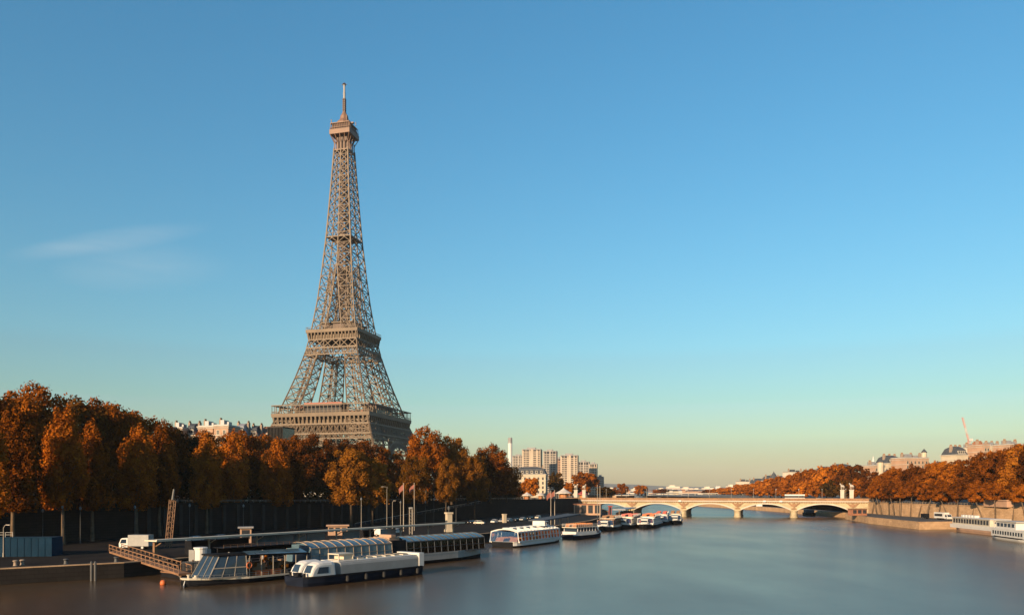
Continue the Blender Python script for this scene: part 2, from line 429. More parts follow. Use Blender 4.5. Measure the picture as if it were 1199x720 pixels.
# embankment walls, each a thing with pilasters, parapet and railing
def embankment(name, label, line, z0f, z1f, m, side, y0, y1, pil_step, y_pil):
    root = thing(name, label, 'wall', (0, 0, 0))
    wl_, pp, rl = MB(), MB(), MB()
    pts = [p for p in line if y0 <= p[1] <= y1]
    for (a, b), (c, d) in zip(pts, pts[1:]):
        L = math.hypot(c - a, d - b); ux, uy = (c - a) / L, (d - b) / L; nx_, ny_ = uy * side, -ux * side   # towards the river
        def Q(s, o, z): return (a + ux * s + nx_ * o, b + uy * s + ny_ * o, z)
        z1a, z1b = z1f(b), z1f(d)
        wl_.add([Q(0, 0, z0f - 1), Q(L, 0, z0f - 1), Q(L, 0, z1b), Q(0, 0, z1a), Q(0, -1.0, z0f - 1), Q(L, -1, z0f - 1), Q(L, -1, z1b), Q(0, -1, z1a)],
                [(0, 1, 2, 3), (4, 7, 6, 5), (3, 2, 6, 7), (0, 3, 7, 4), (1, 5, 6, 2)])
        pp.add([Q(0, .25, z1a + .002), Q(L, .25, z1b + .002), Q(L, .25, z1b + .35), Q(0, .25, z1a + .35), Q(0, -.9, z1a + .002), Q(L, -.9, z1b + .002), Q(L, -.9, z1b + .35), Q(0, -.9, z1a + .35)],
               [(0, 1, 2, 3), (4, 7, 6, 5), (3, 2, 6, 7), (0, 3, 7, 4), (1, 5, 6, 2), (0, 4, 5, 1)])
        k = int(L / 2.5)
        for i in range(k + 1):
            s = L * i / k; z = z1a + (z1b - z1a) * i / k + .35
            rl.bar(Q(s, -.3, z), Q(s, -.3, z + .8), .07)
        rl.bar(Q(0, -.3, z1a + 1.15), Q(L, -.3, z1b + 1.15), .12, .10)
        rl.bar(Q(0, -.3, z1a + .75), Q(L, -.3, z1b + .75), .05)
        s = pil_step / 2
        while s < L and pil_step:
            if y_pil[0] < b + uy * s < y_pil[1]:
                z = z1a + (z1b - z1a) * s / L
                p = MB(); w = .55
                p.add([Q(s - w, .003, z0f), Q(s + w, .003, z0f), Q(s + w, .003, z - .3), Q(s - w, .003, z - .3), Q(s - w, .45, z0f), Q(s + w, .45, z0f), Q(s + w, .45, z - .3), Q(s - w, .45, z - .3)],
                      [(4, 5, 6, 7), (0, 4, 7, 3), (1, 2, 6, 5), (3, 7, 6, 2)])
                p.build('pilaster', M['dark_grey_stone'] if side > 0 else m, root)
            s += pil_step
    wl_.build('masonry', m, root); pp.build('parapet', m, root); rl.build('railing', M['pole_pale'], root)
    return root
embankment('embankment_wall', 'long shade-darkened stone embankment wall behind the left lower quay, with railing on top', WALL_L, ZQ, lambda y: z_up(y) + .15, M['shaded_stone'], 1, 60, 500, 5.2, (215, 330))
embankment('embankment_wall', 'tall sunlit tan stone quay wall below the right bank trees', WALL_R, ZQR, lambda y: 8.9, M['quay_stone'], -1, 170, 442, 0, (0, 0))

# ramp from the lower quay up to the street
rt = thing('quay_ramp', 'sloping stone ramp with pale railing climbing from left quay to street', 'ramp')
ms, rl = MB(), MB()
A, B_ = Vector((-56, 284, 0)), Vector((-14, 366, 0)); d = (B_ - A); L = d.length; d.normalize(); nrm = Vector((-d.y, d.x, 0))
a0, a1, b0, b1 = A, A + nrm * 5.5, B_, B_ + nrm * 5.5
zt = 9.6
ms.add([(a0.x, a0.y, 2.49), (b0.x, b0.y, 2.49), (b0.x, b0.y, zt), (a0.x, a0.y, 2.6), (a1.x, a1.y, 2.49), (b1.x, b1.y, 2.49), (b1.x, b1.y, zt), (a1.x, a1.y, 2.6)],
       [(0, 1, 2, 3), (4, 7, 6, 5), (3, 2, 6, 7), (1, 5, 6, 2), (0, 3, 7, 4)])
for i in range(31):
    p = A.lerp(B_, i / 30); z = 2.6 + (zt - 2.6) * i / 30
    rl.bar((p.x, p.y, z), (p.x, p.y, z + 1.0), .06)
rl.bar((A.x, A.y, 3.6), (B_.x, B_.y, zt + 1.0), .16, .14)
ms.build('masonry', M['shaded_stone'], rt); rl.build('railing', M['pole_pale'], rt)

# ------------------------------------------------------------------ the iron tower
TX, TY, TZ, TH = PX(403.2, 623), 623.0, 10.5, math.radians(-15.0)
tower = thing('lattice_tower', 'tall brown wrought iron lattice tower rising above the left bank trees', 'tower', (TX, TY, TZ), TH)
PROF = [(0, 62), (43, 43.6), (57, 38.2), (68, 34.4), (88, 27.8), (108, 22.2), (120, 19.7), (128, 18.4), (150, 15.2), (178, 12.3), (200, 10.3), (225, 8.6), (250, 7.0), (275, 5.6), (286, 5.2)]
def ta(z): return lerp_line(PROF, z)
def tw(z): return min(ta(z) - 0.02, lerp_line([(0, 25), (43, 17.5), (68, 14.8), (108, 10.8), (128, 11.4), (190, 12.0), (300, 12)], z))
def lattice_pillar(su, sv, levels, chord, diag):
    ms = MB()
    def cpt(i, z):
        a, w = ta(z), tw(z)
        u = a if i in (0, 3) else a - w; v = a if i in (0, 1) else a - w
        return Vector((su * u, sv * v, z))
    for z0, z1 in zip(levels, levels[1:]):
        for i in range(4):
            j = (i + 1) % 4
            p0, p1, q0, q1 = cpt(i, z0), cpt(i, z1), cpt(j, z0), cpt(j, z1)
            ms.bar(p0, p1, chord)
            ms.bar(p0, q0, diag * 1.15)
            ms.bar(p0, q1, diag); ms.bar(q0, p1, diag)
            pm, qm = (p0 + p1) / 2, (q0 + q1) / 2
            ms.bar(pm, qm, diag * .4)
            c = (p0 + p1 + q0 + q1) / 4
            ms.box(c, (diag * 2.2, diag * 2.2, diag * 2.4))
    for i in range(4): ms.bar(cpt(i, levels[-1]), cpt((i + 1) % 4, levels[-1]), diag)
    # internal stair and lift track
    zs = levels
    for z0, z1 in zip(zs, zs[1:]):
        c0 = (cpt(0, z0) + cpt(2, z0)) / 2; c1 = (cpt(0, z1) + cpt(2, z1)) / 2
        ms.bar(c0 + Vector((1.4, 0, 0)), c1 + Vector((1.4, 0, 0)), .6); ms.bar(c0 - Vector((1.4, 0, 0)), c1 - Vector((1.4, 0, 0)), .6)
        ms.bar(c0 + Vector((1.4, 0, 0)), c1 - Vector((1.4, 0, 0)), .45)
        ms.bar(cpt(0, z0), cpt(2, z1), diag * .7); ms.bar(cpt(1, z0), cpt(3, z1), diag * .7)
    return ms
quad = [(-1, -1), (1, -1), (1, 1), (-1, 1)]
for su, sv in quad:
    lattice_pillar(su, sv, [0, 10, 20, 29, 37, 44, 50, 57], 1.05, .55).build('pillar', M['tower_iron'], tower)
    mb = MB(); mb.box((su * 49.5, sv * 49.5, 1.5), (28, 28, 3), top=.9); mb.build('masonry_base', M['pale_stone'], tower)
    lattice_pillar(su, sv, [57, 66, 74.5, 83, 91, 98.5, 105, 110.5], .88, .44).build('pillar', M['tower_iron'], tower)
lv = [127.0]
while lv[-1] < 178: lv.append(lv[-1] + 8.6)
for su, sv in quad:
    lattice_pillar(su, sv, lv, .74, .38).build('pillar', M['tower_iron'], tower)
# the joined upper shaft
ms = MB(); z = lv[-1]; zs = [z]
while zs[-1] < 268: zs.append(min(271, zs[-1] + max(5.6, ta(zs[-1]) * .74)))
for z0, z1 in zip(zs, zs[1:]):
    for k in range(4):
        R = Matrix.Rotation(k * math.pi / 2, 3, 'Z'); a0, a1 = ta(z0), ta(z1)
        for h in (-1, 1):
            p0, p1 = R @ Vector((h * a0, -a0, z0)), R @ Vector((h * a1, -a1, z1))
            q0, q1 = R @ Vector((0, -a0, z0)), R @ Vector((0, -a1, z1))
            ms.bar(p0, q0, .42); ms.bar(p0, q1, .42); ms.bar(q0, p1, .42)
            ms.box((p0 + q1) / 2, (.95, .95, 1.0))
            if h == 1: ms.bar(p0, p1, .95)
        ms.bar(q0, q1, .75)
ms.build('shaft', M['tower_iron'], tower)
ms = MB()
for z in np.arange(128, 272, 2.4):
    a = 3.0 if z < 200 else 2.3
    for sx in (-1, 1):
        for sy in (-1, 1):
            ms.bar((sx * a, sy * a, z), (sx * a, sy * a, z + 2.4), .7)
    s = 1 if int(z / 2.4) % 2 else -1
    for k in range(4):
        R = Matrix.Rotation(k * math.pi / 2, 3, 'Z')
        ms.bar(R @ Vector((-a, -a * s, z)), R @ Vector((a, -a * s, z + 2.4)), .55)
        ms.bar(R @ Vector((-a, -a, z)), R @ Vector((a, -a, z)), .5)
ms.build('lift_shaft', M['tower_iron_dark'], tower)
ms = MB()
ms.box((0, 0, 201), (20.8, 20.8, .8)); ms.box((0, 0, 203), (7, 7, 2.4))
ms.build('intermediate_platform', M['tower_iron'], tower)

def ring_panel(ms, z0, z1, n, wd, off=0.0, edge=.7, dbl=False):
    for k in range(4):
        R = Matrix.Rotation(k * math.pi / 2, 3, 'Z'); a0, a1 = ta(z0) + off, ta(z1) + off
        f0 = lambda t: R @ Vector((-a0 + 2 * a0 * t, -a0, z0)); f1 = lambda t: R @ Vector((-a1 + 2 * a1 * t, -a1, z1))
        ms.bar(f0(0), f0(1), edge); ms.bar(f1(0), f1(1), edge)
        for i in range(n):
            t0, t1 = i / n, (i + 1) / n
            ms.bar(f0(t0), f1(t1), wd); ms.bar(f0(t1), f1(t0), wd)
            if dbl:
                ms.bar(f0((t0 + t1) / 2), f1(t1), wd * .7); ms.bar(f0((t0 + t1) / 2), f1(t0), wd * .7)
                ms.bar(f1((t0 + t1) / 2), f0(t1), wd * .7); ms.bar(f1((t0 + t1) / 2), f0(t0), wd * .7)
            if i % 2 == 0 and not dbl: ms.bar(f0(t0), f1(t0), wd)
def sq_wall(ms, z0, z1, a0, a1, t=.5):
    o = [(-a0, -a0), (a0, -a0), (a0, a0), (-a0, a0)]; p = [(-a1, -a1), (a1, -a1), (a1, a1), (-a1, a1)]
    i0, i1 = [(x - math.copysign(t, x), y - math.copysign(t, y)) for x, y in o], [(x - math.copysign(t, x), y - math.copysign(t, y)) for x, y in p]
    vs = [(x, y, z0) for x, y in o] + [(x, y, z1) for x, y in p] + [(x, y, z0) for x, y in i0] + [(x, y, z1) for x, y in i1]
    fs = []
    for k in range(4):
        k2 = (k + 1) % 4
        fs += [(k, k2, 4 + k2, 4 + k), (8 + k2, 8 + k, 12 + k, 12 + k2), (4 + k, 4 + k2, 12 + k2, 12 + k), (k2, k, 8 + k, 8 + k2)]
    ms.add(vs, fs)
def floor_sq(ms, z, a, hole, t=.6):
    for s in (-1, 1):
        ms.b2((-a, min(s * hole, s * a), z - t), (a, max(s * hole, s * a), z)); ms.b2((min(s * hole, s * a), -hole, z - t), (max(s * hole, s * a), hole, z))
def consoles(ms, z0, z1, a0, a1, n, w):
    for k in range(4):
        R = Matrix.Rotation(k * math.pi / 2, 3, 'Z')
        for i in range(n + 1):
            t = -1 + 2 * i / n
            u = t * a0; vs = []
            for s in (-w / 2, w / 2):
                for (v, z) in ((-a0 + .3, z0), (-a0 - .35, z0), (-a1 + .3, z1 - (z1 - z0) * .25), (-a1 + .1, z1), (-a0 + .3, z1)):
                    vs.append(R @ Vector((u * (1 if z == z0 else 1.0) + s, v, z)))
            ms.add(vs, [(0, 1, 2, 3, 4), (9, 8, 7, 6, 5)] + [(j, 5 + j, 5 + (j + 1) % 5, (j + 1) % 5) for j in range(5)])
# first platform
pl = MB(); A1 = 39.8
sq_wall(pl, 59.6, 62.4, A1, A1 + .2, .8); floor_sq(pl, 61.6, A1 - .85, 17)
sq_wall(pl, 54.3, 59.55, 33.6, 33.6, .4); floor_sq(pl, 57.0, 33.5, 20)
sq_wall(pl, 53.6, 54.6, 38.5, 38.4, .6)
p1 = pl.build('platform', M['tower_iron'], tower)
cs_ = MB(); consoles(cs_, 54.3, 59.5, 38.1, 39.7, 22, 1.25); cs_.build('consoles', M['tower_iron'], p1)
bl = MB(); ring_panel(bl, 46.6, 54.0, 17, .6, 0.15, 1.1, True); ring_panel(bl, 42.9, 46.4, 36, .4, 0.15, .8); bl.build('lattice_belt', M['tower_iron'], p1)
gl = MB()
for k in range(4):
    R = Matrix.Rotation(k * math.pi / 2, 3, 'Z')
    for i in range(25):
        u = -A1 + .4 + (2 * A1 - .8) * i / 24
        gl.bar(R @ Vector((u, -A1 + .4, 62.4)), R @ Vector((u, -A1 + .4, 68.1)), .34)
    gl.bar(R @ Vector((-A1, -A1 + .2, 63.8)), R @ Vector((A1, -A1 + .2, 63.8)), .25); gl.bar(R @ Vector((-A1, -A1 + .2, 63.1)), R @ Vector((A1, -A1 + .2, 63.1)), .14)
    gl.bar(R @ Vector((-A1, -A1 + .3, 68.3)), R @ Vector((A1, -A1 + .3, 68.3)), .8, .5)
floor_sq(gl, 68.7, A1 - .1, 36.4, .25)
gl.build('gallery', M['tower_iron'], p1)
for k in range(4):
    R = k * math.pi / 2
    pv = MB(); pv.box((0, -28.5, 65.4), (30, 11, 7.0), mi=0); 
    for i in range(9): pv.box((-13 + 3.25 * i, -34.03, 65.2), (2.5, .1, 4.2), mi=1)
    pv.b2((-15.5, -34.6, 69.0), (15.5, -22.6, 70.4), mi=2)
    pv.build('pavilion', [M['tower_iron_dark'], M['window_dark'], M['tower_red']], p1, rz=R)
# arches below the first platform
for k in range(4):
    ms = MB(); R = Matrix.Rotation(k * math.pi / 2, 3, 'Z'); N = 40; rows = [[], []]
    for i in range(N + 1):
        th = math.pi * i / N
        for q, (rx, rz, z0) in enumerate(((37, 39.5, 2.5), (34, 35.5, 2.5))):
            z = z0 + rz * math.sin(th) ** .9 if 0 < i < N else z0
            a = ta(max(0, z)); rows[q].append(R @ Vector((-rx * math.cos(th), -a - .3, z)))
    for i in range(N):
        for q in (0, 1): ms.bar(rows[q][i], rows[q][i + 1], 1.0)
        ms.bar(rows[0][i], rows[1][i + 1], .45); ms.bar(rows[1][i], rows[0][i + 1], .45); ms.bar(rows[0][i], rows[1][i], .45)
        if i % 2 == 0 and 3 < i < N - 3: ms.bar(rows[0][i], Vector((rows[0][i].x, rows[0][i].y, 0)) + Vector((0, 0, 43)) if rows[0][i].z > 30 else rows[0][i], .4)
    ms.build('arch', M['tower_iron'], tower)
# second platform
pl = MB(); A2 = 21.4
sq_wall(pl, 125.2, 127.6, A2, A2 + .2, .8); floor_sq(pl, 127.0, A2 - .85, 6); sq_wall(pl, 120.3, 125.15, 17.4, 17.4, .4); sq_wall(pl, 119.8, 120.5, 19.9, 19.9, .6)
p2 = pl.build('platform', M['tower_iron'], tower)
cs_ = MB(); consoles(cs_, 120.3, 125.1, 19.9, 21.3, 14, .95); cs_.build('consoles', M['tower_iron'], p2)
bl = MB(); ring_panel(bl, 113.7, 120.0, 6, .6, 0.1, .9); ring_panel(bl, 108.4, 113.4, 22, .36, 0.1, .8)
for k in range(4):
    R = Matrix.Rotation(k * math.pi / 2, 3, 'Z')
    bl.bar(R @ Vector((-20.9, -21.1, 113.5)), R @ Vector((20.9, -21.1, 113.5)), .5)
bl.build('lattice_belt', M['tower_iron'], p2)
gl = MB()
for k in range(4):
    R = Matrix.Rotation(k * math.pi / 2, 3, 'Z')
    for i in range(31): 
        u = -A2 + 2 * A2 * i / 30; gl.bar(R @ Vector((u, -A2 + .1, 127.6)), R @ Vector((u, -A2 + .1, 129.4)), .14)
    gl.bar(R @ Vector((-A2, -A2 + .1, 129.4)), R @ Vector((A2, -A2 + .1, 129.4)), .2)
gl.build('railing', M['tower_iron'], p2)
pv = MB(); pv.box((0, 0, 130.4), (24, 24, 6.4), mi=0); pv.box((0, 0, 134.0), (27, 27, .8), mi=1)
for k in range(4):
    R = Matrix.Rotation(k * math.pi / 2, 3, 'Z')
    for i in range(7):
        c = R @ Vector((-9 + 3 * i, -12.02, 131)); pv.box(c, (2.2, .12, 3) if k % 2 == 0 else (.12, 2.2, 3), mi=0)
pv.build('pavilion', [M['tower_iron_dark'], M['tower_iron'], M['window_dark']], p2)
# summit gallery
sm = MB()
for k in range(4):
    R = Matrix.Rotation(k * math.pi / 2, 3, 'Z')
    for i in range(5):
        t = -1 + i / 2.0
        sm.bar(R @ Vector((t * 5.6, -5.7, 269)), R @ Vector((t * 5.6, -5.5, 277)), .6); sm.bar(R @ Vector((t * 5.6, -5.5, 275)), R @ Vector((t * 8.0, -8.0, 281)), .55)
    sm.bar(R @ Vector((-5.7, -5.7, 269.5)), R @ Vector((5.7, -5.7, 269.5)), .8)
sm.box((0, 0, 276), (8.4, 8.4, 12), mi=1)
sm.box((0, 0, 282.8), (17.0, 17.0, 3.6), mi=0); sm.box((0, 0, 287.0), (15.6, 15.6, 4.4), mi=1, top=.86); sm.box((0, 0, 289.8), (15.2, 15.2, .6), mi=0)
for k in range(4):
    R = Matrix.Rotation(k * math.pi / 2, 3, 'Z')
    for i in range(9): sm.bar(R @ Vector((-8.0 + 2 * i, -8.2, 284.6)), R @ Vector((-8.0 + 2 * i, -7.4, 289.6)), .22)
    sm.bar(R @ Vector((-8.2, -8.2, 286)), R @ Vector((8.2, -8.2, 286)), .3)
st = sm.build('summit_gallery', [M['tower_rust'], M['tower_iron_dark']], tower)
dm = MB(); dm.lathe((0, 0, 290.1), [(6.6, 0), (6.2, 1.6), (4.9, 3.4), (3.4, 4.8), (3.0, 7.5), (1.9, 9.4), (1.3, 10.5)], 10)
dm.box((-8.4, -3, 291.5), (3.4, 2.2, .5)); dm.bar((-9.6, -3, 291.5), (-9.6, -3, 295), .5); dm.box((7.6, -2, 290.6), (3, 2, .9)); dm.bar((8.8, 2, 290), (8.8, 2, 293), .4)
dm.bar((3.6, -3.6, 290), (4.2, -4.2, 296.5), .4); dm.bar((-3.6, 3.6, 290), (-4.2, 4.2, 297), .4)
dm.build('cupola', M['tower_rust'], st)
an = MB()
for i in range(7):
    z = 300.4 + i * 1.6
    for sx in (-1, 1):
        for sy in (-1, 1): an.bar((sx * .75, sy * .75, z), (sx * .75, sy * .75, z + 1.6), .35)
    an.box((0, 0, z + .5), (2.3, 2.3, .6)); an.box((0, 0, z + 1.2), (1.2, 1.2, .8))
an.build('antenna_mast', M['tower_iron_dark'], st)
an = MB(); an.lathe((0, 0, 311.4), [(.95, 0), (.95, 4), (1.05, 4.1), (1.05, 4.5), (.8, 4.6), (.8, 10.6), (1.0, 10.7), (1.0, 11.0), (.4, 11.5), (.25, 12.2)], 8)
an.build('antenna', M['mast_white'], st)
an = MB(); an.bar((-2.2, 0, 322.4), (2.2, 0, 322.4), .35); an.bar((0, -2.2, 322.4), (0, 2.2, 322.4), .35); an.lathe((0, 0, 322.0), [(.9, .4), (1.5, .6), (.9, 1.2), (.3, 1.9)], 8); an.build('antenna_crosshead', M['tower_iron_dark'], st)

# ------------------------------------------------------------------ the stone arch bridge
BX, BY = 131.5, 464.0                      # the middle-right pier
BA = math.atan2(-10.0, 29.3); BU = 30.96   # bay
bridge = thing('stone_bridge', 'cream stone bridge with five low arches across the river', 'bridge', (BX, BY, 0), BA)
BW = 24.0
for k in range(-3, 2):
    x0, x1 = k * BU, (k + 1) * BU
    ms = MB(); poly = []
    r0, r1 = x0 + 1.75, x1 - 1.75; N = 22
    arc = []
    for i in range(N + 1):
        t = -1 + 2 * i / N; arc.append(((r0 + r1) / 2 + t * (r1 - r0) / 2, 4.0 + 3.5 * (1 - abs(t) ** 2.1)))
    poly = [(x0, 4.0)] + arc + [(x1, 4.0), (x1, 9.0), (x0, 9.0)]
    ms.slab(poly, 0, BW)
    ar = ms.build('arch_span', M['bridge_stone'], bridge)
    vo = MB()
    for i in range(N):
        (xa, za), (xb, zb) = arc[i], arc[i + 1]
        vo.add([(xa, -.22, za + .03), (xb, -.22, zb + .03), (xb, -.22, zb + .75), (xa, -.22, za + .75), (xa, -.003, za + .03), (xb, -.003, zb + .03), (xb, -.003, zb + .75), (xa, -.003, za + .75)],
               [(0, 1, 2, 3), (0, 4, 5, 1), (3, 2, 6, 7)])
    vo.build('arch_ring', M['pale_stone'], ar)
for k in range(-3, 3):
    if -3 < k < 2:
        ms = MB(); x = k * BU; w = 1.9
        pts = []
        for i in range(9): th = math.pi + math.pi * i / 8; pts.append((x + w * math.cos(th), -.2 + 2.6 * math.sin(th)))
        for i in range(9): th = math.pi * i / 8; pts.append((x + w * math.cos(th), BW + .2 + 2.6 * math.sin(th)))
        ms.prism(pts, -3, 3.5); pts2 = [((p[0] - x) * 1.14 + x, (p[1] - BW / 2) * 1.02 + BW / 2) for p in pts]
        ms.prism(pts2, 3.502, 3.99); ms.prism(pts2, -3, .7)
        ms.build('pier', M['bridge_stone'], bridge)
    # carved eagle with spread wings in the spandrel above each pier
    eg = MB(); x = k * BU
    wing = [(0, 5.5), (.5, 6.1), (1.2, 6.3), (2.4, 7.4), (3.4, 8.4), (2.6, 8.3), (1.7, 8.0), (.9, 7.6), (.55, 8.0), (.35, 8.4), (0, 8.5)]
    eg.slab([(x + a, b) for a, b in wing] + [(x - a, b) for a, b in reversed(wing[1:-1])], -.55, -.02)
    eg.slab([(x - 1.5, 4.8), (x + 1.5, 4.8), (x + 1.1, 5.5), (x - 1.1, 5.5)], -.7, -.02)
    eg.build('eagle_relief', M['relief_stone'], bridge)
XA, XB = -3 * BU - 14, 2 * BU + 10
ms = MB(); ms.b2((XA, -.9, 9.003), (XB, BW + .9, 9.55)); 
ms.build('cornice', M['pale_stone'], bridge)
de = MB()
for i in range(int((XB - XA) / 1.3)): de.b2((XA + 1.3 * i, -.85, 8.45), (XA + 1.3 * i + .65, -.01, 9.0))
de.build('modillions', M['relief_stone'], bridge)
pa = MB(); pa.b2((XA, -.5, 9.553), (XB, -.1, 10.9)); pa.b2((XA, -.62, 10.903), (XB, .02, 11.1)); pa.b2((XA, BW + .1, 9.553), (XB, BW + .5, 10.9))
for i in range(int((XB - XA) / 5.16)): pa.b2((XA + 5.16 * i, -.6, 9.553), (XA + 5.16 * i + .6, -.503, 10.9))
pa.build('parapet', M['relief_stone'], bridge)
rd = MB(); rd.b2((XA, 0, 9.553), (XB, BW, 9.72)); rd.build('roadway', M['asphalt'], bridge)
ab = MB(); ab.b2((XA, 0, -2), (-3 * BU - .003, BW, 8.99)); ab.build('abutment', M['bridge_stone'], bridge)
ab = MB(); ab.b2((2 * BU + .003, 0, -2), (XB, BW, 8.99)); ab.build('abutment', M['bridge_stone'], bridge)
cB, sB = math.cos(BA), math.sin(BA)
def BP(u, v, z=0.0): return (BX + u * cB - v * sB, BY + u * sB + v * cB, z)

# warriors with horses on tall pedestals at the bridge ends
def horse_statue(label, loc, rz, z0):
    t = thing('horse_statue', label, 'statue', loc, rz, 'statues at the bridge ends')
    p = MB(); p.box((0, 0, .4), (4.2, 3.2, .8)); p.box((0, 0, 3.3), (3.4, 2.5, 5.0)); p.box((0, 0, 6.0), (4.0, 3.0, .5)); p.build('pedestal', M['pale_stone'], t)
    h = MB(); z = 6.25
    h.tube([(-1.5, 0, z + 1.9), (-1.0, 0, z + 2.1), (0, 0, z + 2.0), (.9, 0, z + 2.15), (1.3, 0, z + 2.4)], [.4, .58, .52, .55, .3], 8)
    h.tube([(.95, 0, z + 2.3), (1.4, 0, z + 3.0), (1.65, 0, z + 3.5)], [.45, .32, .24], 7)
    h.tube([(1.5, 0, z + 3.6), (1.9, 0, z + 3.35), (2.25, 0, z + 3.0)], [.24, .22, .13], 6)
    for s in (-.25, .25):
        h.tube([(1.0, s, z + 1.9), (1.15, s, z + 1.0), (1.05, s, z)], [.26, .16, .13], 6); h.tube([(-1.25, s, z + 1.9), (-1.0, s, z + 1.1), (-1.25, s, z + .75), (-1.15, s, z)], [.32, .2, .14, .12], 6)
    h.tube([(-1.6, 0, z + 2.1), (-1.95, 0, z + 1.6), (-1.9, 0, z + .8)], [.14, .18, .06], 5)
    h.build('horse', M['pale_stone'], t, smooth=True)
    m = MB()
    for s in (-.16, .16): m.tube([(.3 + s, -.8, z), (.3 + s, -.8, z + .8), (.3 + s * .8, -.8, z + 1.5)], [.12, .14, .2], 6)
    m.tube([(.3, -.8, z + 1.4), (.3, -.8, z + 1.9), (.3, -.8, z + 2.5), (.3, -.8, z + 2.7), (.3, -.8, z + 2.8)], [.27, .26, .36, .16, .1], 8)
    m.tube([(.3, -.8, z + 2.75), (.3, -.8, z + 2.95), (.3, -.8, z + 3.2), (.3, -.8, z + 3.3)], [.12, .2, .19, .06], 8)
    m.tube([(.6, -.8, z + 2.5), (1.0, -.7, z + 2.2), (1.3, -.5, z + 2.7)], [.13, .11, .08], 6); m.tube([(0, -.8, z + 2.5), (-.15, -.9, z + 1.9), (-.1, -1.0, z + 1.4)], [.13, .11, .08], 6)
    m.build('warrior', M['pale_stone'], t, smooth=True)
    for ob in t.children: ob.scale = (.62, .62, 1.02)
    return t
def at_px(px, Y, z): return (PX(px, Y), Y, z)
horse_statue('stone horse and warrior on pedestal, nearer one at bridge left end', BP(-3 * BU - 4.5, 2.0, 9.56), BA, 0)
horse_statue('stone horse and warrior on pedestal at bridge left end, beside dark trees', BP(-3 * BU - 4.2, BW - 1.8, 9.56), BA, 0)
horse_statue('stone horse and warrior on pedestal at bridge right end, farther from the orange trees', BP(2 * BU - 4, BW - 1.8, 9.56), BA + math.pi, 0)
horse_statue('stone horse and warrior on pedestal at bridge right end, against the orange trees', BP(2 * BU - .5, 2.0, 9.56), BA + math.pi, 0)

# ------------------------------------------------------------------ trees
def crown_mesh(name, seed, R, Hc, nlobe, nleaf, leaf, shape, m):
    """leaf cards gathered in separate bushy lobes through a crown whose base is at z = 0 and whose top is at z = Hc"""
    rg = np.random.RandomState(seed)
    lobes = []; rad = []
    def rmax(z, a):
        if shape == 'oval': r = math.sin(math.pi * min(1, (z * .93 + .07)) ** .8) ** .6
        elif shape == 'dome': r = (1 - max(0, (z - .35) / .65) ** 2.3) ** .5 * min(1, .68 + z * 1.0)
        else: r = min(1, .62 + z * 1.3) * (1 - max(0, (z - .25) / .75) ** 1.5) ** .7
        return max(.06, r) * (1 + .16 * math.sin(3 * a + seed) * math.sin(5 * z + seed))
    for i in range(nlobe):
        best = None
        for _ in range(14):
            z = rg.uniform(0.04, .97); a = rg.uniform(0, 2 * math.pi); r = rg.uniform(.35, 1.0) ** .5 if i % 4 else rg.uniform(0, .5)
            k = R * rmax(z, a) * r * .86
            p = np.array([k * math.cos(a), k * math.sin(a), Hc * z * .95])
            dd = min([np.linalg.norm(p - q) for q in lobes] or [9e9])
            if best is None or dd > best[0]: best = (dd, p)
        lobes.append(best[1]); rad.append(R * rg.uniform(.17, .36) * (.8 if best[1][2] > .8 * Hc else 1))
    if shape == 'ragged':
        for i in range(16):
            a = rg.uniform(0, 2 * math.pi); z = rg.uniform(.55, 1.0); k = R * rmax(min(z, .93), a) * rg.uniform(.3, 1.0)
            lobes.append(np.array([k * math.cos(a), k * math.sin(a), Hc * z * .97])); rad.append(R * rg.uniform(.09, .15))
    V = []
    for p, cr in zip(lobes, rad):
        up = rg.uniform(.8, 1.15) if shape != 'ragged' else rg.uniform(1.5, 2.6)
        if cr < R * .155: up *= 1.5
        sc = np.array([1.0, 1.0, up])
        n = int(nleaf * (cr / (R * .28)) ** 2)
        d = rg.normal(size=(n, 3)); d /= np.linalg.norm(d, axis=1)[:, None]
        rr = rg.uniform(.25, 1, n) ** .35
        wob = 1 + .22 * np.sin(d[:, :1] * 5 + seed) * np.sin(d[:, 1:2] * 6 + p[2]) + .10 * rg.normal(size=(n, 1))
        c = p + d * rr[:, None] * cr * sc * wob
        stray = rg.uniform(0, 1, n) < .07
        c[stray] += d[stray] * rg.uniform(.05, .45, (int(stray.sum()), 1)) * cr
        c[:, 2] = np.maximum(c[:, 2], -.06 * Hc + rg.uniform(0, .05 * Hc, n))
        nn = d + rg.normal(size=(n, 3)) * .55 + np.array([0, 0, .2]); nn /= np.linalg.norm(nn, axis=1)[:, None]
        t = np.cross(nn, rg.normal(size=(n, 3))); t /= np.linalg.norm(t, axis=1)[:, None]
        b = np.cross(nn, t)
        s = leaf * rg.uniform(.55, 1.4, (n, 1))
        V.append(np.stack([c - t * s * .5, c - b * s * .36 + t * s * .1, c + t * s * .55, c + b * s * .36 + t * s * .1], 1))
    V = np.concatenate(V).reshape(-1, 3)
    nq = len(V) // 4
    me = bpy.data.meshes.new(name)
    me.vertices.add(len(V)); me.vertices.foreach_set('co', V.astype(np.float32).ravel())
    me.loops.add(len(V)); me.loops.foreach_set('vertex_index', np.arange(len(V), dtype=np.int32))
    me.polygons.add(nq); me.polygons.foreach_set('loop_start', np.arange(0, len(V), 4, dtype=np.int32))
    me.update(calc_edges=True); me.materials.append(m)
    return me, lobes
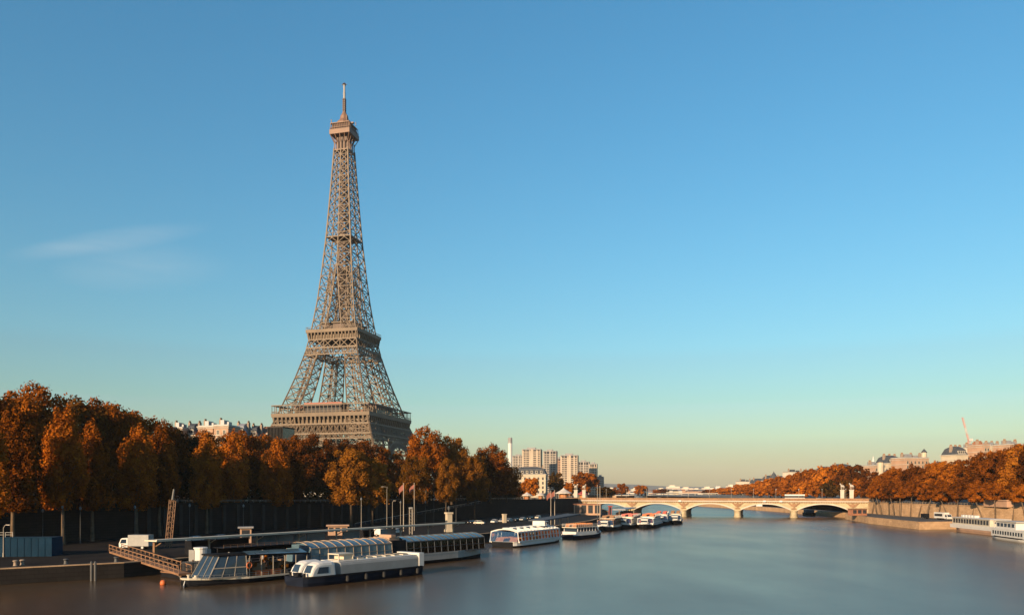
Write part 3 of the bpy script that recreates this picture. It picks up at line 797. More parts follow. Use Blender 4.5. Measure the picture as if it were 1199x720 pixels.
def trunk_mesh(name, seed, Ht, Hc, R, lobes, m, lean=0.0, r0=.5):
    rg = random.Random(seed); ms = MB()
    top = Vector((lean * Ht, rg.uniform(-.04, .04) * Ht, Ht))
    mid = Vector((lean * Ht * .4, 0, Ht * .5)) + Vector((rg.uniform(-.25, .25), rg.uniform(-.25, .25), 0))
    ms.tube([(0, 0, -.6), (0, 0, .3), mid, top], [r0 * 1.5, r0 * 1.1, r0 * .85, r0 * .7], 8)
    ax = [top, top + Vector((rg.uniform(-.6, .6), rg.uniform(-.6, .6), Hc * .4)), top + Vector((rg.uniform(-1, 1), rg.uniform(-1, 1), Hc * .8))]
    ms.tube(ax, [r0 * .68, r0 * .42, r0 * .12], 6)
    pick = sorted(lobes, key=lambda p: p[2])[:: max(1, len(lobes) // 15)]
    for p in pick:
        q = top + Vector((float(p[0]), float(p[1]), float(p[2])))
        t = max(0.0, min(.8, p[2] / Hc - .3)); s = ax[0].lerp(ax[2], t)
        if p[2] / Hc < .35: s = mid.lerp(top, .8)
        k = s.lerp(q, .5) + Vector((0, 0, (q - s).length * .12))
        ms.tube([s, k, q], [r0 * .34, r0 * .22, r0 * .07], 5)
    return ms.mesh(name, m, True, False), top
class TreeKind: pass
def tree_kind(seed, R, Ht, Hc, nclump, nleaf, leaf, shape, lm, bark='bark', lean=0.0, r0=.5):
    k = TreeKind(); k.crown, lobes = crown_mesh('crown', seed, R, Hc, nclump, nleaf, leaf, shape, M[lm])
    k.trunk, k.top = trunk_mesh('trunk', seed, Ht, Hc, R, lobes, M[bark], lean, r0); zs_ = np.empty(len(k.crown.vertices) * 3, np.float32); k.crown.vertices.foreach_get('co', zs_); k.H = Ht + float(np.percentile(zs_[2::3], 99.7)); k.R = R; k.Ht = Ht
    return k
# tall front-row plane trees on the left quay (unit: metres)
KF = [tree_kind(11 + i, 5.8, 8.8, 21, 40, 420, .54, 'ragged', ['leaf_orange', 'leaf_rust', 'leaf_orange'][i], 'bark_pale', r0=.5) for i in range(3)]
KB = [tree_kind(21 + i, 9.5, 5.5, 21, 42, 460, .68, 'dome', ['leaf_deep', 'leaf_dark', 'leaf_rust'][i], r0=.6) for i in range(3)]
KO = [tree_kind(31 + i, 8.0, 8.5, 19, 38, 430, .6, 'dome', ['leaf_olive', 'leaf_olive'][i], r0=.5) for i in range(2)]
KR = [tree_kind(41 + i, 7.0, 2.2, 20, 40, 380, .7, 'oval', ['leaf_rust', 'leaf_deep', 'leaf_bright', 'leaf_rust'][i], r0=.45) for i in range(4)]
KL = [tree_kind(51 + i, 4.2, 10.5, 8.5, 18, 260, .8, 'oval', ['leaf_rust', 'leaf_deep'][i], 'bark_pale', lean=[.30, -.22][i], r0=.28) for i in range(2)]
KC = [tree_kind(71 + i, 9.5, 5.5, 21, 44, 470, .66, 'dome', ['leaf_orange', 'leaf_olive'][i], r0=.6) for i in range(2)]
KX = [tree_kind(61 + i, 8.0, 4, 15, 26, 130, 1.5, 'dome', ['leaf_orange', 'leaf_rust', 'leaf_dark'][i], r0=.5) for i in range(3)]
ORD = 'first second third fourth fifth sixth seventh eighth ninth tenth eleventh twelfth thirteenth fourteenth fifteenth sixteenth seventeenth eighteenth nineteenth twentieth twenty-first twenty-second twenty-third twenty-fourth twenty-fifth twenty-sixth twenty-seventh twenty-eighth twenty-ninth thirtieth'.split()
def place_tree(kind, label, group, x, y, z, top, rx=1.0, name='autumn_tree'):
    s = (top - z) / kind.H
    t = thing(name, label, 'tree', (x, y, z), rnd.uniform(0, 6.28), group)
    for nm, me in (('trunk', kind.trunk), ('crown', kind.crown)):
        o = link_mesh(nm, me, t); w = rx
        if nm == 'crown': o.location = (kind.top.x * w, kind.top.y * w, kind.top.z * s)
        o.scale = (w, w, s)
    return t
def tree_px(kind, label, group, px, Y, top_py, z, rx=1.0, name='autumn_tree'):
    return place_tree(kind, label, group, PX(px, Y), Y, z, PZ(top_py, Y), rx, name)

# front row on the left lower quay: (px, Y, top row)
fr = [(-28, 160, 484), (20, 174, 482), (66, 188, 479), (113, 200, 497), (152, 212, 501), (192, 222, 499), (234, 236, 508), (276, 250, 507), (316, 262, 517), (345, 274, 524)]
for i, (px, Y, tp) in enumerate(fr):
    tree_px(KF[(1, 0, 2, 0, 2, 0, 1, 2, 0, 0)[i]], 'tall ragged orange plane tree on dark left quay, %s in its row from the left' % ORD[i], 'front row of plane trees on the left quay', px + (8, -5)[i % 2], Y, tp, ZQ, (.9, 1.0, .94)[i % 3])
# the taller trees behind on the street
br = [(-34, 190, 455), (10, 200, 460), (48, 206, 453), (84, 222, 468), (108, 228, 468), (136, 238, 475), (160, 250, 484), (186, 262, 494), (212, 276, 504), (244, 296, 506), (280, 306, 505), (310, 312, 510), (342, 322, 511), (372, 330, 509), (404, 348, 516), (430, 356, 517), (455, 366, 526)]
for i, (px, Y, tp) in enumerate(br):
    tree_px(KB[(0, 2, 0, 1, 2, 0, 2, 0, 1, 0, 2, 0, 2, 0, 2, 0, 0)[i]], 'dark rust street tree towering behind the front quay row, %s from the left' % ORD[i], 'street trees behind the left embankment', px, Y, tp, z_up(Y), (1.05, .95, 1.0)[i % 3])
for Y in (62, 76, 90, 104, 118, 132, 146, 160):
    place_tree(KB[Y % 3], 'street tree continuing the left row beyond the left edge of view', 'street trees beyond the left edge', wall_l(Y) - 9, Y, z_up(Y), z_up(Y) + 27, 1.0)
# behind those a dark second street row that closes the gaps
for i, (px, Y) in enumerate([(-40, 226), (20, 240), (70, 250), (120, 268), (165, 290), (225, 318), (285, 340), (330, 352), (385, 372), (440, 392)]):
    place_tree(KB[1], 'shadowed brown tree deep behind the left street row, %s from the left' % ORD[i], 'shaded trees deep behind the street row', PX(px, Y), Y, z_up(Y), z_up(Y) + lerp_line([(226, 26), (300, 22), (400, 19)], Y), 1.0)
# added dark hedges standing in for the shade under the left trees
def hedge(label, y0, y1, hh, off):
    t = thing('added_hedge', label, 'hedge', (wall_l((y0 + y1) / 2) - off, (y0 + y1) / 2, z_up((y0 + y1) / 2)), 0, 'added hedges filling the gaps under the left trees')
    rg = np.random.RandomState(int(y0)); n = int((y1 - y0) * 75)
    yy = rg.uniform(y0, y1, n); xx = np.array([wall_l(v) - off for v in yy]) + rg.uniform(-2, 2, n); zz = np.array([z_up(v) for v in yy]) + rg.uniform(0, 1, n) ** .7 * hh * (1 + .18 * np.sin(yy * .35))
    c = np.stack([xx, yy, zz], 1) - np.array(t.location); nn = rg.normal(size=(n, 3)); nn /= np.linalg.norm(nn, axis=1)[:, None]
    q = np.cross(nn, rg.normal(size=(n, 3))); q /= np.linalg.norm(q, axis=1)[:, None]; b = np.cross(nn, q); s = rg.uniform(.5, 1.1, (n, 1))
    V = np.stack([c - q * s * .5, c - b * s * .4, c + q * s * .5, c + b * s * .4], 1).reshape(-1, 3)
    me = bpy.data.meshes.new('foliage'); me.from_pydata([tuple(v) for v in V], [], [(4 * i, 4 * i + 1, 4 * i + 2, 4 * i + 3) for i in range(n)]); me.materials.append(M['leaf_dark'])
    link_mesh('foliage', me, t)
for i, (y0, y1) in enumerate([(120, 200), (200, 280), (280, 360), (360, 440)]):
    hedge('added dark hedge filling bright gaps behind the left railing, %s stretch from the left' % ORD[i], y0, y1, 5.0, 12)
# the clump to the right of the tower foot
cl = [(KO[0], 'olive gold plane tree on left quay in front of the tower foot', 411, 268, 526, ZQ, 1.0),
      (KO[1], 'smaller olive gold tree beside the one in front of the tower foot', 436, 276, 537, ZQ, .8),
      (KC[0], 'broad high tree right of the iron tower, tallest of its clump', 499, 338, 501, 9.5, 1.0),
      (KO[0], 'olive brown tree below the tallest clump tree, hanging over two flagpoles', 487, 318, 535, ZQ, .85),
      (KC[1], 'olive brown rounded tree just right of the tallest clump tree', 529, 350, 512, 9.8, .9),
      (KB[1], 'dark low tree between the clump and the rounded end tree', 548, 352, 536, 9.8, .85),
      (KO[1], 'slim gold tree standing on quay before the olive brown rounded tree', 522, 322, 537, ZQ, .62),
      (KC[0], 'rounded rust tree at the right end of the left bank trees', 574, 372, 522, 10, 1.0),
      (KB[2], 'low dark edge tree leaning towards the high-rise blocks', 593, 388, 545, 10, .75),
      (KO[0], 'olive tree in front of the rounded end tree', 556, 346, 533, ZQ, .8)]
for k, lb, px, Y, tp, z, rx in cl: tree_px(k, lb, 'tree clump right of the tower', px, Y, tp, z, rx)
# small trees about the carousel and beyond the bridge
fx = [(KX[0], 'bright orange tree in front of the cream apartment house', 621, 560, 560, .85), (KX[1], 'low rust tree left of the bright orange one by the apartment house', 607, 530, 571, .6),
      (KX[2], 'dark green tree right of the cream apartment house', 651, 640, 553, .8), (KX[0], 'small orange tree left of the broad tree behind the bridge statues', 666, 610, 565, .55),
      (KX[1], 'broad rust tree behind the statues at the bridge left end', 684, 640, 553, 1.35), (KX[2], 'dark low tree right of the broad tree behind the bridge statues', 708, 620, 570, .9),
      (KX[1], 'rust tree over the bridge parapet, left one of a pair', 728, 830, 566, 1.0), (KX[0], 'low rust tree left of the pair over the bridge parapet', 716, 800, 572, .8),
      (KX[1], 'rust tree over the bridge parapet, right one of a pair', 750, 960, 568, 1.05), (KX[1], 'tiny brown tree near the white viaduct pavilion', 777, 1240, 572, 1.0), (KX[1], 'tiny brown tree just left of the tiny one near the viaduct pavilion', 768, 1270, 573, .8)]
for k, lb, px, Y, tp, rx in fx: tree_px(k, lb, 'trees beyond the left bridge end', px, Y, tp, 9.6, rx)

# right bank: leaning quay trees in front of the wall
for i in range(18):
    Y = 431 - i * 8.6; x = wall_r(Y) - 1.0 - (i % 3) * .5
    place_tree(KL[(0, 1, 0, 0, 1)[i % 5]], 'slim leaning orange tree before the sunlit quay wall, %s from the bridge' % ORD[i], 'leaning trees before the right quay wall', x, Y, ZQR, PZ((562, 567, 564)[i % 3], Y), .85)
# right bank street row above the wall
rr = [(1012, 428, 553), (1030, 418, 549), (1050, 408, 545), (1068, 396, 541), (1086, 386, 543), (1104, 372, 537), (1120, 362, 541), (1138, 350, 533), (1156, 340, 527), (1176, 328, 523), (1196, 318, 517), (1218, 308, 512), (1244, 298, 505)]
for i, (px, Y, tp) in enumerate(rr):
    x = max(PX(px, Y), wall_r(Y) + 3)
    place_tree(KR[(2, 1, 0, 3, 1, 0, 3, 1, 0, 1, 2, 0, 2)[i]], 'dense orange street tree above the right quay wall, %s from the bridge' % ORD[i], 'street trees above the right quay wall', x, Y, 8.6, PZ(tp + 4, Y), 1.12)
r2 = [(1022, 480, 546), (1046, 468, 541), (1070, 452, 540), (1096, 440, 535), (1120, 424, 532), (1146, 412, 525), (1170, 398, 521), (1196, 386, 515), (1224, 372, 508)]
for i, (px, Y, tp) in enumerate(r2):
    place_tree(KR[(1, 3, 1, 0, 1, 3, 0, 1, 0)[i]], 'darker rust tree rising behind the right street row, %s from the bridge' % ORD[i], 'second tree row on the right bank', PX(px, Y), Y, hill(PX(px, Y), Y), PZ(tp + 7, Y), 1.15)
# beyond the bridge on the right
r3 = [(1000, 520, 545), (985, 545, 544), (968, 575, 546), (955, 600, 549), (942, 640, 551), (928, 680, 556), (915, 710, 558), (902, 750, 560), (890, 790, 563), (878, 850, 566), (868, 920, 567), (858, 990, 570), (848, 1070, 571), (838, 1160, 572), (830, 1250, 573)]
for i, (px, Y, tp) in enumerate(r3):
    x = PX(px, Y)
    place_tree(KX[(1, 1, 0, 1, 1, 0, 1, 0, 0, 1, 0, 0, 0, 1, 0)[i]], 'rust tree beyond the bridge on the right bank, %s from the statues' % ORD[i], 'bank trees beyond the bridge', x, Y, 9.0, PZ(tp, Y), 1.25)
r4 = [(975, 540, 562), (958, 570, 564), (940, 600, 565), (922, 650, 566), (906, 690, 568), (892, 730, 569), (880, 780, 570), (1008, 500, 560), (992, 512, 562)]
for i, (px, Y, tp) in enumerate(r4):
    place_tree(KX[(2, 1, 0, 0, 1, 0, 1, 1, 2)[i]], 'lower tree along the river beyond the bridge, %s from its right end' % ORD[i], 'lower trees along the far right bank', PX(px, Y), Y, 9.0, PZ(tp, Y), .9)

# ------------------------------------------------------------------ buildings
WIN = {}
def window_mesh(w, h, frame, deep=.12):
    key = (round(w, 2), round(h, 2), frame)
    if key not in WIN:
        b = MB(); b.b2((-w / 2, -.02, 0), (w / 2, .05, h), 1)
        t = max(.12, w * .1)
        b.b2((-w / 2 - t, -deep, -t), (w / 2 + t, .04, -.004), 0); b.b2((-w / 2 - t, -deep, h + .004), (w / 2 + t, .04, h + t), 0)
        b.b2((-w / 2 - t, -deep * .8, 0), (-w / 2 - .004, .04, h), 0); b.b2((w / 2 + .004, -deep * .8, 0), (w / 2 + t, .04, h), 0)
        b.b2((-t * .25, -.06, .004), (t * .25, -.024, h - .004), 0)
        WIN[key] = b.mesh('window', [M[frame], M['window_dark']])
    return WIN[key]
def windows_on(root, x0, x1, y, zs, nx, w, h, frame, rot=0.0, org=(0, 0), limit=100):
    me = window_mesh(w, h, frame)
    for z in zs:
        for i in range(nx):
            u = x0 + (x1 - x0) * (i + .5) / nx
            c, s = math.cos(rot), math.sin(rot)
            o = link_mesh('window', me, root, (org[0] + u * c - y * s, org[1] + u * s + y * c, z), rot)
def town_house(name, label, loc, rz, W, D, h, roof, wall, nx, ny, wn_=(1.1, 1.9), roofmat='slate', chim=2, floor=3.3, gz=3.5, side=True, group=None, top_floors=None, cat='building'):
    """stone block with storey cornices, real windows, mansard or flat roof, chimneys; local front faces -y"""
    t = thing(name, label, cat, loc, rz, group)
    h -= {'mansard': 5.6, 'flat': 2.6}.get(roof, D * .32)      # h is the height to the ridge
    b = MB(); b.b2((0, 0, -8), (W, D, h)); 
    b.build('wall', M[wall], t)
    b = MB()
    nf = int((h - gz) / floor)
    for k in (0, nf - 1, nf):
        z = gz + k * floor - .5
        if z < h - .1: sc_ = MB(); sc_.b2((-.35, -.35, z), (W + .35, D + .35, z + .3)); sc_.build('string_course', M['pale_stone'] if wall != 'white_wall' else M[wall], t)
    b.b2((-.5, -.5, h + .003), (W + .5, D + .5, h + .5)); b.build('cornice', M['pale_stone'] if wall != 'white_wall' else M[wall], t)
    lo = nf - (top_floors or nf)
    zs = [gz + k * floor for k in range(max(0, lo), nf)]
    windows_on(t, .4, W - .4, -.003, zs, nx, wn_[0], wn_[1], 'cream_paint')
    if side:
        windows_on(t, .4, D - .4, -.003, zs, max(2, ny), wn_[0], wn_[1], 'cream_paint', math.pi / 2, (W, 0))
    r = MB()
    if roof == 'mansard':
        i1, hh = 1.7, 4.2
        r.loft([[(0, 0, h + .5), (W, 0, h + .5), (W, D, h + .5), (0, D, h + .5)], [(i1, i1, h + .5 + hh), (W - i1, i1, h + .5 + hh), (W - i1, D - i1, h + .5 + hh), (i1, D - i1, h + .5 + hh)],
                [(W * .3, D * .4, h + 2 + hh), (W * .7, D * .4, h + 2 + hh), (W * .7, D * .6, h + 2 + hh), (W * .3, D * .6, h + 2 + hh)]])
    elif roof == 'flat':
        r.b2((.1, .1, h + .503), (W - .1, D - .1, h + .9)); r.b2((W * .2, D * .3, h + .903), (W * .45, D * .7, h + 3.2)); r.b2((W * .62, D * .35, h + .903), (W * .75, D * .6, h + 2.4))
    else:
        r.loft([[(-.3, -.3, h + .5), (W + .3, -.3, h + .5), (W + .3, D + .3, h + .5), (-.3, D + .3, h + .5)], [(-.2, D * .5, h + .5 + D * .32), (W + .2, D * .5, h + .5 + D * .32), (W + .2, D * .5 + .05, h + .5 + D * .32), (-.2, D * .5 + .05, h + .5 + D * .32)]])
    ro = r.build('roof', M[roofmat], t)
    if roof == 'mansard':
        me = window_mesh(1.1, 1.7, 'pale_stone' if False else 'cream_paint')
        for i in range(max(2, nx - 1)):
            dr = MB(); dr.b2((-.8, -.2, 0), (.8, 1.6, 2.2), 0); dr.slab([(-1, 2.2), (1, 2.2), (0, 3.0)], -.3, 1.6, 1)
            dr.b2((-.5, -.26, .4), (.5, -.203, 1.9), 2)
            dr.build('dormer', [M['pale_stone'], M['slate'], M['window_dark']], t, (1.5 + (W - 3) * (i + .5) / max(2, nx - 1), .35, h + .9))
    CH = 6.6 if roof == 'mansard' else 3.4
    for i in range(chim):
        c = MB(); cx = W * (.12 + .76 * i / max(1, chim - 1)); c.b2((cx - .45, D * .36, h + .5), (cx + .45, D * .52, h + CH))
        for j in range(4): c.lathe((cx, D * .38 + j * D * .04, h + CH), [(.22, 0), (.17, .9)], 6, 1)
        c.build('chimney', [M['chimney_brick'], M['relief_stone']], ro)
    return t
def bpx(px0, px1, Y, top_py, ground):
    x0, x1 = PX(px0, Y), PX(px1, Y); return (x0, Y, ground), x1 - x0, PZ(top_py, Y) - ground
# cream corner apartment house by the carousel
loc, W, h = bpx(601, 639, 590, 547, 10.0)
town_house('apartment_house', 'cream stone corner apartment house below the high-rise blocks', loc, math.radians(-8), W, 15, h, 'mansard', 'cream_stone', 7, 4, (1.3, 2.0))
# above the trees left of the tower
for px0, px1, py, Y, wall, roof, rm, lb, ch in [
    (180, 199, 499, 352, 'grey_wall', 'gable', 'slate', 'dark slate roofed house at the left end of the rooftops left of the tower', 1),
    (198, 214, 494.5, 368, 'pink_wall', 'flat', 'zinc', 'small pink gabled block above the trees next to the dark slate roof', 1),
    (214, 230, 495.5, 372, 'cream_stone', 'mansard', 'slate', 'cream house between the two pink walls above the left trees', 2),
    (232, 250, 492.8, 360, 'pink_wall', 'flat', 'zinc', 'pink blank walled block, left one of the adjoining pair', 1),
    (250.4, 268, 491.5, 356, 'pink_wall', 'flat', 'zinc', 'pink blank walled block, taller right one of the adjoining pair', 1),
    (272, 288, 495.5, 380, 'cream_stone', 'mansard', 'zinc', 'cream house with grey roof just right of the pink blocks', 2),
    (290, 303, 498.0, 384, 'cream_stone', 'mansard', 'slate', 'small cream house beside the grey finned block', 2),
    (304, 315, 498.5, 390, 'pink_wall', 'gable', 'terracotta', 'low pink house with terracotta roof touching the grey finned block', 1)]:
    loc, W, h = bpx(px0, px1, Y, py + .8, 10.5)
    blank = wall == 'pink_wall'
    town_house('town_house', lb, loc, math.radians(-6), W, 12, h, roof, wall, 2 if blank else 4, 3, roofmat=rm, chim=ch, group='rooftops above the left trees', top_floors=2, side=not blank)
loc, W, h = bpx(314, 333, 350, 501, 10.6)
t = thing('finned_block', 'dark grey block with vertical fins in front of tower platform corner', 'building', loc, math.radians(-14))
b = MB(); b.b2((0, 0, -2), (W, 10, h)); b.build('wall', M['window_dark'], t); b = MB(); b.b2((-.3, -.5, h + .003), (W + .3, 10.3, h + .5)); b.build('roof', M['dark_grey_stone'], t)
for i in range(11): b = MB(); b.b2((W * i / 10 - .12, -.45, h - 12), (W * i / 10 + .12, -.003, h)); b.build('fin', M['dark_grey_stone'], t)

# high-rise blocks downstream
def high_rise(label, px0, px1, Y, py, m, sect, rz=-10, D=20, crown=True, strips=True):
    loc, W, h = bpx(px0, px1, Y, py, 9.0); W *= .95
    t = thing('high_rise_block', label, 'building', loc, math.radians(rz), 'high-rise blocks downstream')
    core = MB(); core.b2((.4, .4, -3), (W - .4, D - .4, h - .2)); core.build('facade', M['window_dark'], t)
    fl = MB(); nf = int(h / 3.1)
    for k in range(nf): z = k * 3.1; fl.b2((0, 0, z), (W, D, z + 1.25))
    fl.build('floor_bands', M[m], t)
    pr = MB(); 
    for i in range(sect + 1):
        u = (W - .9) * i / sect; pr.b2((u, -.5, -2), (u + .9, -.003, h)); pr.b2((u, D + .003, -2), (u + .9, D + .5, h))
        if i < sect and i % 2 == 0: pr.b2((u + .95, -.3, -2), (u + (W - .9) / sect * .42, -.004, h - 1))
    for i in range(4): v = (D - .9) * i / 3; pr.b2((W + .003, v, -2), (W + .4, v + .9, h)); pr.b2((-.4, v, -2), (-.003, v + .9, h))
    pr.b2((W * .48, -.7, -2), (W * .58, -.51, h + 1)) if sect > 3 else None
    pr.build('piers', M[m], t)
    ro = MB(); ro.b2((-.4, -.4, h + .003), (W + .4, D + .4, h + 1.2)); ro.b2((W * .25, D * .25, h + 1.203), (W * .7, D * .7, h + 4)); ro.build('roof', M['grey_wall'], t)
    return t
high_rise('pale slab high-rise in the haze, behind the cream apartment house', 600, 614, 1500, 534, 'tower_grey', 4, D=16)
high_rise('widest brown high-rise, tallest one above the cream apartment house', 611.5, 634, 1330, 526.5, 'tower_block', 5)
high_rise('second high-rise from the chimney, grey with pinkish top', 636, 652, 1420, 528.5, 'tower_grey', 4)
high_rise('narrow pink high-rise squeezed between two grey ones', 650.5, 657, 1500, 537, 'pink_wall', 2)
high_rise('middle grey high-rise with dark vertical recesses', 656.5, 677, 1300, 533.5, 'tower_block', 5)
high_rise('dark grey high-rise right of the middle one', 676.5, 690, 1450, 541, 'tower_grey', 4)
high_rise('slender tan high-rise right of the dark grey one', 690.2, 699, 1380, 543.5, 'tower_block', 3)
high_rise('shortest high-rise at the right end of the group', 699, 706.5, 1420, 558.5, 'tower_grey', 3)
loc, W, h = bpx(595, 600, 1600, 512, 9)
t = thing('heating_chimney', 'slim white chimney tower left of the high-rise blocks', 'chimney', loc)
b = MB(); b.lathe((4, 4, 0), [(4.6, -3), (4.2, h * .9)], 14); b.build('shaft', M['white_paint'], t); b = MB(); b.lathe((4, 4, h * .9), [(4.3, .003), (4.1, h * .1 - 1), (3.4, h * .1)], 14); b.build('cap', M['grey_wall'], t)

# right bank hill buildings
for px0, px1, py, Y, wall, roof, rm, lb, ch, nx in [
    (1024, 1038, 541, 560, 'pink_wall', 'flat', 'zinc', 'small tan block at the left foot of the hilltop buildings', 1, 3),
    (1040, 1060, 533.5, 575, 'cream_stone', 'mansard', 'slate', 'cream hilltop house with dark slate roof, left of the long tan block', 3, 5),
    (1060, 1094, 532, 560, 'pink_wall', 'flat', 'zinc', 'long tan hilltop block with two big white windows bays', 3, 6),
    (1100, 1118, 541, 620, 'white_wall', 'mansard', 'slate', 'low white house in the dip between hilltop blocks', 2, 5),
    (1120, 1137, 523, 540, 'cream_stone', 'mansard', 'slate', 'cream mansard house left of the tallest hilltop block', 3, 5),
    (1139, 1152, 520, 548, 'white_wall', 'flat', 'zinc', 'white hilltop block with flat roof beside the cream mansard house', 2, 4),
    (1152, 1161, 516.5, 536, 'pink_wall', 'flat', 'terracotta', 'narrow brown blank hilltop block standing above its neighbours', 1, 2),
    (1161, 1183, 518, 552, 'cream_stone', 'flat', 'zinc', 'cream block at the right end of the hilltop skyline', 3, 6),
    (1183, 1204, 516, 538, 'pink_wall', 'flat', 'zinc', 'brown block on hilltop cut by the right edge of the view', 2, 4)]:
    x = PX((px0 + px1) / 2, Y); g = hill(x, Y)
    loc, W, h = bpx(px0, px1, Y, py, g)
    town_house('hilltop_house', lb, loc, math.radians(14), W * .96, 14, h, roof, wall, nx, 4, (1.3, 2.0), rm, ch, group='buildings on the right bank hill', top_floors=5, side=False)
for px0, px1, py, Y, wall, roof, lb, nx in [
    (868, 884, 564, 980, 'white_wall', 'flat', 'white low block at the far left end of the right bank buildings', 5),
    (884, 899, 563, 940, 'cream_stone', 'mansard', 'cream house left of the dark pointed roof', 5),
    (899, 907, 559.5, 900, 'white_wall', 'mansard', 'tall white house under the dark pointed roof', 3),
    (913, 926, 560, 860, 'cream_stone', 'mansard', 'cream house right of the dark pointed roof', 4),
    (925, 946, 552.5, 820, 'white_wall', 'flat', 'long white flat roofed block above the far right bank trees', 6),
    (946, 964, 553, 780, 'cream_stone', 'mansard', 'cream mansard house right of the long white block', 5),
    (964, 982, 549, 760, 'pink_wall', 'mansard', 'tan house with domed slate roof over the far trees', 5),
    (980, 1002, 546, 740, 'white_wall', 'mansard', 'white house nearest the statues in the far right bank row', 6)]:
    x = PX((px0 + px1) / 2, Y); g = hill(x, Y)
    loc, W, h = bpx(px0, px1, Y, py - 2.5, g)
    town_house('hillside_house', lb, loc, math.radians(12), W, 14, h, roof, wall, nx, 3, (1.5, 2.0), 'slate', 2, group='houses above the far right bank trees', top_floors=4, side=False)
def spire(name, label, px, Y, py0, py1, r, m='slate'):
    g = PZ(py0, Y); hh = PZ(py1, Y) - g
    t = thing(name, label, 'turret', (PX(px, Y), Y, g))
    b = MB(); b.lathe((0, 0, -14), [(r * .9, 0), (r * .9, 14)], 10); b.build('drum', M['cream_stone'], t)
    b = MB(); b.lathe((0, 0, 0), [(r * 1.1, .003), (r * .95, hh * .18), (r * .45, hh * .6), (.25, hh * .85), (.12, hh)], 10); b.build('roof', M[m], t)
spire('corner_turret', 'dark pointed slate turret above the far right bank trees', 906, 880, 560, 551, 4.2)
spire('corner_turret', 'slate dome at the left foot of the hilltop blocks', 1031, 555, 541, 535.5, 2.3)
spire('corner_turret', 'white pointed spire beside the slate dome on the right hill', 1022.5, 600, 541, 534, .9, 'white_paint')
spire('corner_turret', 'slate pyramid turret in the dip between the hilltop blocks', 1111, 600, 539, 524, 3.0)
spire('corner_turret', 'small dark dome on the roof of the long tan hilltop block', 1082, 566, 529.5, 525, 1.9)
# pale red tower crane behind the hill
g = hill(PX(1134, 640), 640)
t = thing('tower_crane', 'pale red and white lattice crane jib rising behind the right hill', 'crane', (PX(1134.5, 640), 640, g))
def lat(ms, p, q, w, n, t_, mi=lambda i: 0):
    p, q = Vector(p), Vector(q); d = (q - p).normalized(); a = d.cross(Vector((0, 1, 0))).normalized() * w / 2; b = a.cross(d).normalized() * w / 2
    for i in range(n):
        A, B = p.lerp(q, i / n), p.lerp(q, (i + 1) / n)
        for s, r in ((1, 1), (1, -1), (-1, 1), (-1, -1)): ms.bar(A + a * s + b * r, B + a * s + b * r, t_, mi=mi(i))
        for r in (1, -1): ms.bar(A + a * r + b, B + a * -r + b, t_ * .8, mi=mi(i)); ms.bar(A + a + b * r, B + a - b * r, t_ * .8, mi=mi(i))
mat('crane_red', (0.75, 0.36, 0.30), 0.6); mat('crane_white', (0.7, 0.62, 0.58), 0.6)
top = PZ(516, 640) - g
b = MB(); lat(b, (0, 0, -1), (0, 0, top), 1.4, 12, .2); b.build('mast', M['crane_red'], t)
b = MB(); lat(b, (0, 0, top), (PX(1127, 640) - PX(1134.5, 640), 0, PZ(488.5, 640) - g), 1.0, 16, .15, lambda i: 1 if 5 <= i < 9 else 0); b.build('jib', [M['crane_red'], M['crane_white']], t)
b = MB(); b.box((1.2, 0, top + .8), (3, 2, 2)); b.build('cab', M['crane_white'], t)

# far white town beyond the viaduct
far = [(782, 796, 571, 2400), (798, 812, 573, 2600), (812, 822, 574.2, 2700), (824, 836, 572.5, 2500), (853, 862, 570.2, 2300), (862, 872, 568.5, 2250), (770, 781, 574, 2700), (740, 752, 574, 2600), (711, 722, 573.6, 2500)]
fl_ = ['white block with stepped roof in the far haze, left of the tall white slab', 'long low white block right of the stepped far block', 'small far white block, lowest in the hazy row', 'far white block immediately left of the tall white slab', 'far cream block right of the tall white slab', 'far white block touching the orange far trees', 'low far block left of the stepped white block', 'pale far block behind the pair of rust trees', 'pale far block near the shortest high-rise']
for (px0, px1, py, Y), lb in zip(far, fl_):
    loc, W, h = bpx(px0, px1, Y, py - 1.6, 6)
    t = thing('far_block', lb, 'building', loc, 0, 'white blocks in the far haze')
    b = MB(); b.b2((0, 0, -4), (W, 30, h)); b.b2((W * .2, 3, h + .003), (W * .6, 20, h + 4)); b.build('wall', M['white_wall'], t)
    b = MB()
    for k in range(max(1, int((h - 3) / 4))): b.b2((.8, -.3, 2 + 4 * k), (W - .8, -.01, 3.6 + 4 * k))
    b.build('window_band', M['grey_wall'], t)
rf = random.Random(3)
for i in range(44):                      # the hazy town on the far bank
    Y = rf.uniform(1350, 2900); px = 700 + (i + rf.random()) * 166 / 44; W = rf.uniform(14, 34); top = PZ(rf.uniform(572.6, 575.6), Y)
    t = thing('far_house', 'small pale house lost in the hazy far town seen over the bridge', 'building', (PX(px, Y), Y, 6), rf.uniform(-.3, .3), 'small houses of the hazy far town')
    b = MB(); b.b2((0, 0, -4), (W, 12, top - 8)); b.build('wall', M[rf.choice(['white_wall', 'cream_stone', 'pink_wall', 'pale_stone', 'grey_wall'])], t)
    b = MB(); h0 = top - 8; b.loft([[(-.3, -.3, h0), (W + .3, -.3, h0), (W + .3, 12.3, h0), (-.3, 12.3, h0)], [(1, 5.5, h0 + 2.6), (W - 1, 5.5, h0 + 2.6), (W - 1, 6.5, h0 + 2.6), (1, 6.5, h0 + 2.6)]]); b.build('roof', M[rf.choice(['zinc', 'slate', 'terracotta'])], t)
loc, W, h = bpx(838.5, 843.5, 1500, 569, 6)
t = thing('white_slab_tower', 'tall plain white slab rising from the far viaduct', 'tower', loc)
